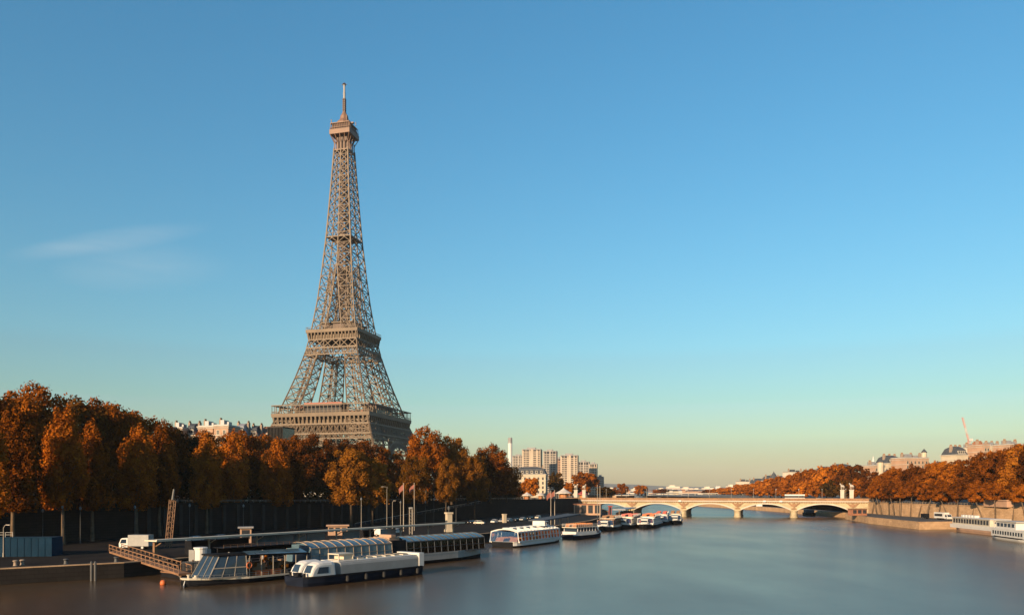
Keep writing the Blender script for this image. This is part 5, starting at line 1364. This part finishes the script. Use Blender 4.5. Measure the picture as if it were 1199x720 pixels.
# dark roofed stage beyond boat five
t = thing('landing_shelter', 'black flat roofed landing shelter behind the small white tour boat', 'shelter', (8, 262, 0), math.atan2(.85, .53))
b = MB(); b.add([(0, -3, 5.2), (26, -3, 6.6), (26, 3, 6.6), (0, 3, 5.2), (0, -3, 5.6), (26, -3, 7.0), (26, 3, 7.0), (0, 3, 5.6)], [(0, 3, 2, 1), (4, 5, 6, 7), (0, 1, 5, 4), (1, 2, 6, 5), (2, 3, 7, 6), (3, 0, 4, 7)]); b.build('roof', M['slate'], t)
for i in range(5): b = MB(); b.bar((1 + 6 * i, 1.5, 0.7), (1 + 6 * i, 1.5, 5.2 + 1.4 * (1 + 6 * i) / 26), .3); b.build('post', M['pole_pale'], t)
b = MB(); b.b2((0, -3.5, -.5), (34, 3.5, .8)); b.build('float', M['timber'], t)
t = thing('landing_shelter', 'brown flat roofed landing shelter by the boats near the bridge', 'shelter', (50, 372, 0), math.atan2(.96, .26))
b = MB(); b.b2((0, -3, 6.2), (46, 3, 6.7)); b.build('roof', M['zinc'], t)
for i in range(6): b = MB(); b.bar((1 + 8.8 * i, 0, .7), (1 + 8.8 * i, 0, 6.2), .35); b.build('post', M['timber'], t)
b = MB(); b.b2((-30, -4, -.5), (46, 4, .8)); b.build('float', M['timber'], t)
b = MB(); b.b2((4, -2, .803), (20, 2, 5)); b.b2((26, -2, .803), (40, 2, 5)); b.build('waiting_room', M['dark_paint'], t)

# ------------------------------------------------------------------ vehicles
def wheels(t, xs, w, r):
    for x in xs:
        for s in (-1, 1):
            b = MB(); n = 14
            b.loft([[(x + rr * math.cos(2 * math.pi * k / n), s * w + yy, r + rr * math.sin(2 * math.pi * k / n)) for k in range(n)] for rr, yy in ((r * .9, -.11), (r, -.07), (r, .07), (r * .9, .11))])
            o = b.build('wheel', M['rubber'], t)
            b = MB(); b.loft([[(x + rr * math.cos(2 * math.pi * k / n), s * w + s * yy, r + rr * math.sin(2 * math.pi * k / n)) for k in range(n)] for rr, yy in ((r * .6, .1), (r * .55, .125))]); b.build('rim', M['steel'], o)
def car_proto(label, col, cat='car'):
    t = thing('parked_car', label, cat, (0, 0, 0), 0, 'cars parked on the left lower quay')
    b = MB(); W = .86
    body = [(-2.1, .3), (-2.15, .62), (-2.0, .86), (-1.2, .93), (1.1, .95), (1.95, .86), (2.1, .6), (2.05, .3)]
    b.loft([[(x * sx, y, z) for x, z in body] for y, sx in ((-W, .96), (-W * .86, 1.0), (W * .86, 1.0), (W, .96))]); b.build('body', M[col], t, smooth=False)
    c = MB(); lo, hi = [(-1.35, .93), (1.75, .93)], [(-.55, 1.45), (1.2, 1.45)]
    c.add([(-1.35, -.76, .93), (1.75, -.76, .93), (1.75, .76, .93), (-1.35, .76, .93), (-.5, -.62, 1.44), (1.2, -.62, 1.44), (1.2, .62, 1.44), (-.5, .62, 1.44)], [(0, 1, 5, 4), (1, 2, 6, 5), (2, 3, 7, 6), (3, 0, 4, 7)])
    c.build('windows', M['cabin_glass'], t)
    r = MB(); r.add([(-.55, -.64, 1.43), (1.25, -.64, 1.43), (1.25, .64, 1.43), (-.55, .64, 1.43), (-.4, -.56, 1.5), (1.1, -.56, 1.5), (1.1, .56, 1.5), (-.4, .56, 1.5)], [(0, 3, 2, 1), (4, 5, 6, 7), (0, 1, 5, 4), (1, 2, 6, 5), (2, 3, 7, 6), (3, 0, 4, 7)])
    for s in (-1, 1):
        r.bar((-1.35, s * .77, .93), (-.5, s * .63, 1.44), .07); r.bar((1.75, s * .77, .93), (1.2, s * .63, 1.44), .07); r.bar((.3, s * .77, .93), (.3, s * .63, 1.44), .07)
    r.build('roof', M[col], t); wheels(t, (-1.3, 1.3), .78, .32)
    for s in (-1, 1):
        h = MB(); h.box((-2.12, s * .6, .68), (.1, .34, .16)); h.build('headlight', M['white_paint'], t)
        h = MB(); h.box((2.07, s * .62, .72), (.08, .26, .18)); h.build('tail_light', M['red_paint'], t)
    return t
cars = [(228, 196, 'white_paint', 0.9, 'white car parked behind the left end of the landing canopy'), (257, 203, 'grey_paint', 0.9, 'grey car parked beside the white one behind the landing canopy'),
        (463, 236, 'white_paint', 1.1, 'small white car facing out beside the white van'), (552, 306, 'dark_paint', 1.2, 'dark car at the left end of the quay parking row'),
        (561, 303, 'cream_paint', 2.9, 'cream hatchback first in the quay parking row below the trees'), (579, 315, 'white_paint', 1.2, 'white car second in the quay parking row below the trees'),
        (588, 322, 'grey_paint', 1.25, 'grey car just right of the white one in the parking row'), (596, 326, 'grey_paint', 1.1, 'silver grey car in the middle of the parking row'), (604, 332, 'dark_paint', 1.2, 'dark car in the middle of the parking row'),
        (612, 340, 'grey_paint', 1.2, 'grey car right of the middle dark one, near the two flagpoles'), (621, 352, 'dark_paint', 1.2, 'dark car nearest the two flagpoles'), (630, 366, 'cream_paint', 1.2, 'cream car beyond the two flagpoles'), (664, 392, 'white_paint', 1.3, 'white car under the bridge approach')]
protos = {}
for px, Y, col, rz, lb in cars:
    if col not in protos: protos[col] = o = car_proto(lb, col)
    else: o = copy_tree(protos[col]); o['label'] = lb
    o.location = (PX(px, Y), Y, ZQ + .004); o.rotation_euler = (0, 0, rz)
t = thing('delivery_van', 'white panel van parked beneath the olive gold tree on the quay', 'van', (PX(448, 224), 224, ZQ + .004), 2.95)
t.location.z = 4.2 if False else ZQ + .004
b = MB(); side = [(-2.3, .35), (-2.3, 1.0), (-1.6, 1.15), (-1.0, 1.85), (-.6, 1.95), (2.2, 1.95), (2.35, 1.7), (2.35, .35)]
b.loft([[(x, y, z) for x, z in side] for y in (-.92, .92)]); b.build('body', M['white_paint'], t)
c = MB()
c.add([(-1.58, -.8, 1.2), (-1.58, .8, 1.2), (-1.06, .75, 1.8), (-1.06, -.75, 1.8)], [(0, 1, 2, 3)]); c.build('windscreen', M['cabin_glass'], t)
for s in (-1, 1): c = MB(); c.add([(-1.4, s * .93, 1.15), (-.2, s * .93, 1.15), (-.2, s * .93, 1.75), (-.95, s * .93, 1.75)], [(0, 1, 2, 3)]); c.build('side_window', M['cabin_glass'], t)
wheels(t, (-1.45, 1.5), .85, .34)
for s in (-1, 1): h = MB(); h.box((-2.31, s * .65, .85), (.08, .3, .2)); h.build('headlight', M['grey_paint'], t)
# box truck at the head of the gangway
def box_truck(label, loc, rz, boxm, cabm, L=6.5, win=False):
    t = thing('box_truck', label, 'truck', loc, rz)
    b = MB(); b.b2((0, -1.15, .75), (L - 2.0, 1.15, 3.15)); b.build('cargo_box', M[boxm], t)
    b = MB(); side = [(-2.0, .5), (-2.05, 1.3), (-1.6, 2.3), (-1.35, 2.45), (-.1, 2.5), (-.1, .5)]; b.loft([[(x, y, z) for x, z in side] for y in (-1.05, 1.05)]); b.build('cab', M[cabm], t)
    b = MB(); b.add([(-2.03, -.9, 1.4), (-2.03, .9, 1.4), (-1.66, .85, 2.25), (-1.66, -.85, 2.25)], [(0, 1, 2, 3)])
    for s in (-1, 1): b.add([(-1.8, s * 1.06, 1.35), (-.4, s * 1.06, 1.35), (-.4, s * 1.06, 2.2), (-1.45, s * 1.06, 2.2)], [(0, 1, 2, 3)])
    b.build('cab_window', M['cabin_glass'], t)
    b = MB(); b.b2((-1.9, -.5, .45), (L - 2.2, .5, .74)); b.build('chassis', M['dark_paint'], t); wheels(t, (-1.2, L - 3.4), .95, .45)
    for s in (-1, 1): h = MB(); h.box((-2.06, s * .75, .8), (.08, .35, .22)); h.build('headlight', M['white_paint'], t)
    if win: b = MB(); b.b2((1.2, 1.153, 1.5), (L - 2.4, 1.19, 2.6)); b.b2((1.2, -1.19, 1.5), (L - 2.4, -1.153, 2.6)); b.build('side_window', M['window_dark'], t)
    return t
box_truck('white box truck with dark cab window parked above the gangway on left quay', (PX(153, 172), 172, ZQ + .004), -.05, 'grey_paint', 'white_paint')
box_truck('white camper truck with dark side window on the sunlit right quay', (183.5, 336, ZQR + .004), math.radians(95), 'white_paint', 'white_paint', 9.0, True)
# vehicles on the bridge
t = thing('tour_bus', 'white roofed coach crossing the bridge near its right end', 'bus', BP(26, 10, 9.73), BA)
b = MB(); b.b2((0, -1.25, .4), (11, 1.25, 1.6)); b.b2((0, -1.25, 2.7), (11, 1.25, 3.5)); b.build('body', M['white_paint'], t); b = MB(); b.b2((.05, -1.2, 1.603), (10.95, 1.2, 2.697)); b.build('windows', M['window_dark'], t); wheels(t, (2.2, 8.6), 1.1, .48)
for i, (u, c, lb) in enumerate(((44, 'white_paint', 'white car on the bridge just right of the coach'), (-12, 'dark_paint', 'dark car on the bridge near its middle'), (-48, 'cream_paint', 'cream car on the bridge above the moored boats'))):
    o = copy_tree(protos[c]); o['label'] = lb; o['group'] = 'cars crossing the bridge'; o.location = BP(u, 8 + i * 3, 9.73); o.rotation_euler = (0, 0, BA)
for u, lb in ((-33, 'small white floodlight box on bridge cornice near the middle'), (15, 'small white floodlight box on bridge cornice left of the coach'), (24, 'small white floodlight box on bridge cornice below the coach')):
    t = thing('floodlight_box', lb, 'floodlight', BP(u, -1.3, 8.9), BA, 'floodlight boxes along the bridge cornice')
    b = MB(); b.box((0, 0, .4), (1.6, .7, .9)); b.box((0, -.4, .4), (1.2, .1, .6)); b.build('housing', M['white_paint'], t)

# ------------------------------------------------------------------ street furniture
def lamp_post(name, label, loc, h, arm, m, group, style=0, rz=0):
    t = thing(name, label, 'street lamp', loc, rz, group)
    b = MB(); b.tube([(0, 0, 0), (0, 0, .8), (0, 0, .85), (0, 0, h)], [.16, .14, .09, .055], 8); b.build('post', M[m], t)
    b = MB()
    if arm:
        b.tube([(0, 0, h - .1), (.25, 0, h + .35), (arm * .6, 0, h + .55), (arm, 0, h + .5)], [.05, .05, .045, .04], 6); b.build('arm', M[m], t)
        b = MB(); b.loft([[(arm - .3, -.12, h + .45), (arm - .3, .12, h + .45), (arm - .3, .08, h + .56), (arm - .3, -.08, h + .56)], [(arm + .45, -.16, h + .42), (arm + .45, .16, h + .42), (arm + .45, .1, h + .58), (arm + .45, -.1, h + .58)]]); b.build('lamp_head', M['pole_pale'], t)
    else:
        b.lathe((0, 0, h), [(.1, 0), (.24, .1), (.3, .55), (.1, .75), (.03, .9)], 8); b.build('lantern', M['steel'], t)
    return t
for px, Y, h, arm, m, lb in [
    (4, 152, 5.6, .8, 'pole_pale', 'short pale lamp post in front of the blue hoarding'), (50, 190, 7.5, 0, 'lamp_iron', 'thin lamp post against dark wall above the blue hoarding'),
    (73, 185, 8.5, 0, 'lamp_iron', 'thin lamp post just right of the blue hoarding'), (94, 192, 8.0, 0, 'lamp_iron', 'thin lamp post halfway between hoarding and box truck'),
    (158, 196, 8.2, 0, 'lamp_iron', 'thin lamp post right behind the white box truck'), (222, 210, 8.4, 0, 'lamp_iron', 'thin lamp post right of the lattice mast'),
    (285, 226, 8.0, 0, 'lamp_iron', 'thin lamp post before the pilastered dark wall'), (423, 240, 9.8, 0, 'pole_pale', 'pale pole between the two olive gold trees'),
    (453, 262, 13.5, -1.6, 'pole_pale', 'tall curved-arm street lamp right of the olive gold tree'), (459.5, 256, 9.0, .6, 'pole_pale', 'shorter lamp beside the tall curved-arm one'),
    (469, 262, 8.5, 0, 'pole_pale', 'plain lamp post left of the red flags'), (498, 300, 8.0, 0, 'lamp_iron', 'thin lamp post at the lower end of the ramp railing'), (508, 310, 9, 0, 'lamp_iron', 'thin lamp post halfway along the ramp railing'), (534, 330, 9, 0, 'lamp_iron', 'thin lamp post right of the stone lantern pillar')]:
    lamp_post('street_lamp', lb, (PX(px, Y), Y, ZQ), h, arm, m, 'lamp posts on the left quay')
for i in range(12):
    u = -78 + 12.4 * i
    lamp_post('street_lamp', 'slim bridge lamp, %s along the near parapet from the left' % ORD[i], BP(u, 1.2, 9.72), 6.0, 0, 'pole_pale', 'lamps along the bridge parapet')
def flagpole(label, px, Y, top, flag, z=ZQ, fl=2.6):
    t = thing('flagpole', label, 'flagpole', (PX(px, Y), Y, z), rnd.uniform(-.4, .1), 'flagpoles on the left quay'); h = PZ(top, Y) - z
    b = MB(); b.tube([(0, 0, 0), (0, 0, h)], [.16, .09], 8); b.lathe((0, 0, h), [(.16, 0), (.16, .2)], 8); b.build('pole', M['pole_pale'], t)
    if flag:
        b = MB(); n, k = 12, 7; vs = []
        for i in range(n + 1):
            for j in range(k + 1):
                u = i / n; vs.append((-u * fl, .35 * math.sin(5 * u + j * .3) * u, h - .3 - fl * 1.15 * j / k - u * u * fl * .9))
        b.add(vs, [(i * (k + 1) + j, (i + 1) * (k + 1) + j, (i + 1) * (k + 1) + j + 1, i * (k + 1) + j + 1) for i in range(n) for j in range(k)]); b.build('flag', M['pink_flag'], t, smooth=True)
flagpole('flagpole with drooping dull red flag, left one of two by the olive trees', 472.5, 250, 566, True, fl=1.6)
flagpole('flagpole with drooping dull red flag, right one of two by the olive trees', 485, 254, 566, True, fl=1.6)
flagpole('flagpole with pink flag left of a pair above the glass canopied boat', 645, 296, 575, True, fl=1.6)
flagpole('flagpole with pink flag right of a pair above the glass canopied boat', 649.5, 300, 574, True, fl=1.6)
flagpole('bare flagpole left one of a pair in front of the left bridge arch', 699.5, 330, 568, False)
flagpole('bare flagpole right one of a pair in front of the left bridge arch', 702.5, 334, 569, False)
t = thing('lattice_mast', 'leaning dark lattice mast standing above the landing canopy roof', 'mast', (PX(199, 178), 178, ZQ))
b = MB(); lat(b, (-.4, 0, 0), (.6, 0, 10.6), 1.05, 9, .11); b.build('lattice', M['timber'], t); b = MB(); b.tube([(.6, 0, 10.6), (.9, 0, 13)], [.3, .2], 7); b.build('mast_head', M['lamp_iron'], t)
t = thing('lattice_mast', 'short pale lattice mast in front of the right red flagpole', 'mast', (PX(481, 232), 232, ZQ))
b = MB(); lat(b, (0, 0, 0), (0, 0, 7.5), .8, 8, .11); b.build('lattice', M['pole_pale'], t); b = MB(); b.box((0, 0, 7.7), (1.1, 1.1, .3)); b.build('mast_head', M['steel'], t)
t = thing('lantern_pillar', 'square stone pillar carrying a lantern on the left quay', 'pillar', (PX(525.5, 246), 246, ZQ), .5)
b = MB(); b.box((0, 0, .4), (2.2, 2.2, .8)); b.box((0, 0, 3.2), (1.6, 1.6, 4.8)); b.box((0, 0, 5.8), (2.1, 2.1, .5)); b.build('shaft', M['cream_stone'], t)
b = MB(); b.lathe((0, 0, 6.05), [(.12, 0), (.12, .7), (.36, .8), (.42, 1.5), (.2, 1.8), (.05, 2.0)], 8); b.build('lantern', M['lamp_iron'], t)
t = thing('stone_post', 'square stone post near the middle of the parked cars', 'post', (PX(590.5, 318), 318, ZQ), .5)
b = MB(); b.box((0, 0, 1.6), (1.3, 1.3, 3.2)); b.box((0, 0, 3.35), (1.6, 1.6, .3)); b.build('shaft', M['cream_stone'], t)
# site hoarding at far left
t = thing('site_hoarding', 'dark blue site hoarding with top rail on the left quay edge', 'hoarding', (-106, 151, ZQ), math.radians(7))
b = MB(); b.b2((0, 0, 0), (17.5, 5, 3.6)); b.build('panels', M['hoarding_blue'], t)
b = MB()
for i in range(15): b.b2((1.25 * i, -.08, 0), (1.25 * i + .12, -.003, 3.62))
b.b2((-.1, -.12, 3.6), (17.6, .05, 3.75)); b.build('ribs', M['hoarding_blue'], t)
rail(t, [(0, .1, 3.75), (10.5, .1, 3.75)], .9, 'steel', .06)
for i, (px, lb) in enumerate(((18, 'stone mooring bollard on left quay edge, left one of a close pair'), (26, 'stone mooring bollard on left quay edge, right one of a close pair'), (77, 'lone dark mooring bollard midway along the left quay edge'), (136, 'dark mooring bollard at the end of the left quay edge'))):
    Y = YW(657 - px * .04, ZQ); Y = {18: 134, 26: 135.3, 77: 137.0, 136: 141}[px]
    t = thing('mooring_bollard', lb, 'bollard', (PX(px, Y), Y, ZQ), 0, 'bollards along the left quay edge')
    b = MB(); b.lathe((0, 0, 0), [(.38, 0), (.3, .12), (.26, .6), (.4, .72), (.42, .85), (.25, .95)], 12); b.build('post', M['chimney_brick' if i < 2 else 'lamp_iron'], t)
for px, lb in ((107, 'mooring pile beside the quay wall, left one of a pair'), (111.5, 'mooring pile beside the quay wall, right one of a pair')):
    Y = 133.5; t = thing('mooring_pile', lb, 'pile', (PX(px, Y), Y, 0), 0, 'mooring piles at the left quay')
    b = MB(); b.tube([(0, 0, -2), (0, 0, 3.1)], [.2, .2], 9); b.lathe((0, 0, 3.1), [(.22, 0), (.1, .18)], 9); b.build('shaft', M['lamp_iron'], t)
t = thing('moored_buoy', 'round orange fender buoy floating under the gangway', 'buoy', (PX(191, 128), 128, .25)); b = MB(); b.lathe((0, 0, -.5), [(.1, 0), (.45, .25), (.5, .6), (.35, .95), (.08, 1.05)], 12); b.build('ball', M['orange_paint'], t, smooth=True)
# mooring lines from the boats to the pontoon
def mooring(label, p, q, sag=.5):
    p, q = Vector(p), Vector(q); t = thing('mooring_line', label, 'rope', p, 0, 'mooring lines of the near boats')
    b = MB(); b.tube([(q - p) * (i / 8) - Vector((0, 0, sag * math.sin(math.pi * i / 8))) for i in range(9)], .045, 5); b.build('rope', M['pole_pale'], t)
X, Y = on1(1.6, 1.2); mooring('slack rope from the bow of the slanted glass boat to the pontoon', (X, Y, 1.3), (-57.5, 136.5, 1.0))
mooring('rope from the bow of the white barge back to the slanted glass boat', (-34.8, 128.6, 1.6), (-38.6, 139.6, 1.2))
# odds and ends on the landing pontoon
def onp(u, v): a_ = math.atan2(.785, .62); return (-60 + u * math.cos(a_) - v * math.sin(a_), 139 + u * math.sin(a_) + v * math.cos(a_), .9)
for i, (u, v, s, m, lb) in enumerate([(6, -1.5, 1.0, 'timber', 'timber crate on the pontoon nearest the gangway foot'), (7.4, -1.2, .8, 'orange_paint', 'small orange crate beside the first timber crate on the pontoon'), (14, -2.2, 1.2, 'cream_paint', 'cream supply box on pontoon behind the slanted glass boat'),
                                     (22, -1.8, 1.0, 'timber', 'timber crate on pontoon behind the open boat deck'), (23.4, -2.4, .9, 'grey_paint', 'grey box touching the timber crate behind the open boat deck'), (33, -2, 1.1, 'pink_wall', 'reddish box on pontoon beside the dinner boat')]):
    t = thing('supply_crate', lb, 'crate', onp(u, v), R1 + .2 * i, 'crates on the landing pontoon'); b = MB(); b.box((0, 0, s * .45), (s * 1.3, s, s * .9)); b.box((0, 0, s * .93), (s * 1.36, s * 1.06, .06)); b.box((0, 0, .06), (s * 1.36, s * 1.06, .1)); b.build('box', M[m], t)
for i, (u, v) in enumerate([(10, -2.8), (17, -2.9), (25, -2.9), (30, -2.7)]):
    t = thing('closed_parasol', 'furled cream parasol on the pontoon, %s from the gangway' % ORD[i], 'parasol', onp(u, v), 0, 'furled parasols on the landing pontoon')
    b = MB(); b.tube([(0, 0, 0), (0, 0, 3.2)], [.05, .04], 7); b.lathe((0, 0, 0), [(.4, 0), (.4, .12), (.1, .2)], 10); b.build('pole', M['timber'], t); b = MB(); b.lathe((0, 0, 1.3), [(.22, 0), (.3, .3), (.2, 1.4), (.06, 1.9)], 9); b.build('canopy', M['canvas'], t)
for i, (u, v, k) in enumerate([(12, 1.2, 'leaf_rust'), (20, 1.0, 'leaf_orange'), (28, 1.0, 'leaf_olive'), (38, .8, 'leaf_rust')]):
    x, y, z = onp(u, v); shrub(['rust potted shrub by the pontoon railing behind the glass cabin', 'orange potted shrub by the pontoon railing behind the boat deck', 'gold potted shrub by the pontoon railing near the dinner boat', 'rust potted shrub furthest along the pontoon railing'][i], x, y, z, .9, 1.9, k, 'potted shrubs along the pontoon')
# quay kiosks
def kiosk(label, px, Y, L, D, h, wm, rm, rz, z=ZQ, n=3):
    t = thing('quay_kiosk', label, 'kiosk', (PX(px, Y), Y, z), rz)
    b = MB(); b.b2((0, 0, 0), (L, D, h)); b.build('wall', M[wm], t); b = MB(); b.b2((-.5, -.7, h + .003), (L + .5, D + .4, h + .35)); b.build('roof', M[rm], t)
    for i in range(n): b = MB(); b.b2((L * (i + .15) / n, -.05, 1.0), (L * (i + .85) / n, -.003, h - .4)); b.build('window', M['window_dark'], t)
    return t
kiosk('reddish flat roofed kiosk on quay under the olive gold tree', 384, 226, 5.4, 3, 2.6, 'pink_wall', 'pink_wall', .2)
kiosk('small brick red kiosk standing above the landing canopy', 281, 192, 2.6, 2.2, 3.6, 'pink_wall', 'grey_wall', .3, n=1)
kiosk('long orange brown building at the foot of the left bridge end', 672, 420, 14, 8, 5.6, 'pink_wall', 'terracotta', -.2, n=4)
kiosk('narrow red ticket booth before the left bridge arch', 713, 384, 1.3, 1.3, 5.2, 'red_paint', 'red_paint', 0, n=1)
kiosk('rust red riverside hut at the right end of the bridge', 998, 398, 8, 4, 3.2, 'terracotta', 'relief_stone', .15, ZQR, 3)
# fairground carousel and tents on the left street
def tent(name, label, px, Y, r, h, hp, z, m='canvas', n=14):
    t = thing(name, label, 'tent', (PX(px, Y), Y, z))
    b = MB(); b.lathe((0, 0, h), [(r * 1.02, -.5), (r * 1.02, 0), (r * .5, hp * .45), (r * .12, hp * .92), (.08, hp * 1.15)], n); b.build('canopy', M[m], t)
    for i in range(8): th = 2 * math.pi * i / 8; b = MB(); b.bar((r * .92 * math.cos(th), r * .92 * math.sin(th), 0), (r * .92 * math.cos(th), r * .92 * math.sin(th), h), .2); b.build('post', M['pole_pale'], t)
    b = MB(); b.lathe((0, 0, 0), [(r * .55, 0), (r * .5, h * .9), (r * .4, h * .92)], n); b.build('drum', M['seat_orange'], t)
tent('carousel', 'cream topped carousel beside the left bridge statues', 660, 520, 5.3, 4.0, 3.0, 10)
tent('market_tent', 'small white market tent in front of the bright orange tree', 617, 470, 3.2, 2.6, 1.6, 10.2)
tent('market_tent', 'white market tent left of the carousel on street level', 633, 490, 2.6, 2.6, 1.4, 10.2)
tent('market_tent', 'red topped market tent behind the second left statue', 682, 560, 4.0, 3.2, 2.0, 10, 'red_paint')
t = thing('white_column', 'white column monument glimpsed through the clump right of the tower', 'column', (PX(515, 420), 420, 10.2)); b = MB(); b.box((0, 0, .6), (4, 4, 1.2)); b.box((0, 0, 5.5), (2.6, 2.6, 8.6)); b.box((0, 0, 10.1), (3.2, 3.2, .6)); b.build('shaft', M['white_paint'], t)
t = thing('street_shelter', 'tan flat roofed stone pavilion atop the right quay wall', 'building', (PX(1174, 312), 312, 8.9), math.radians(88)); b = MB(); b.b2((-8, -3, 0), (8, 3, 2.4)); b.build('wall', M['pink_wall'], t); b = MB(); b.b2((-8.4, -3.4, 2.403), (8.4, 3.4, 2.8)); b.build('roof', M['pink_wall'], t)
t = thing('trailer', 'dark equipment trailer parked left of the camper truck', 'trailer', (182, 349, ZQR), 1.6); b = MB(); b.b2((0, -1, .5), (3.4, 1, 2.3)); b.build('box', M['dark_paint'], t); wheels(t, (1.0, 2.2), .9, .35)

# ------------------------------------------------------------------ the air
ms = MB(); ms.b2((-9000, -600, -3.2), (9000, 11500, 352))
haze = ms.build('haze', M['grey_paint']); tag(haze, kind='stuff')
hm = bpy.data.materials.new('air_haze'); hm.use_nodes = True
n, l = hm.node_tree.nodes, hm.node_tree.links; n.clear()
o = n.new('ShaderNodeOutputMaterial'); v = n.new('ShaderNodeVolumePrincipled')
v.inputs['Color'].default_value = (0.86, 0.90, 0.95, 1); v.inputs['Density'].default_value = 0.000035; v.inputs['Anisotropy'].default_value = 0.0
l.new(v.outputs[0], o.inputs['Volume'])
haze.data.materials.clear(); haze.data.materials.append(hm)
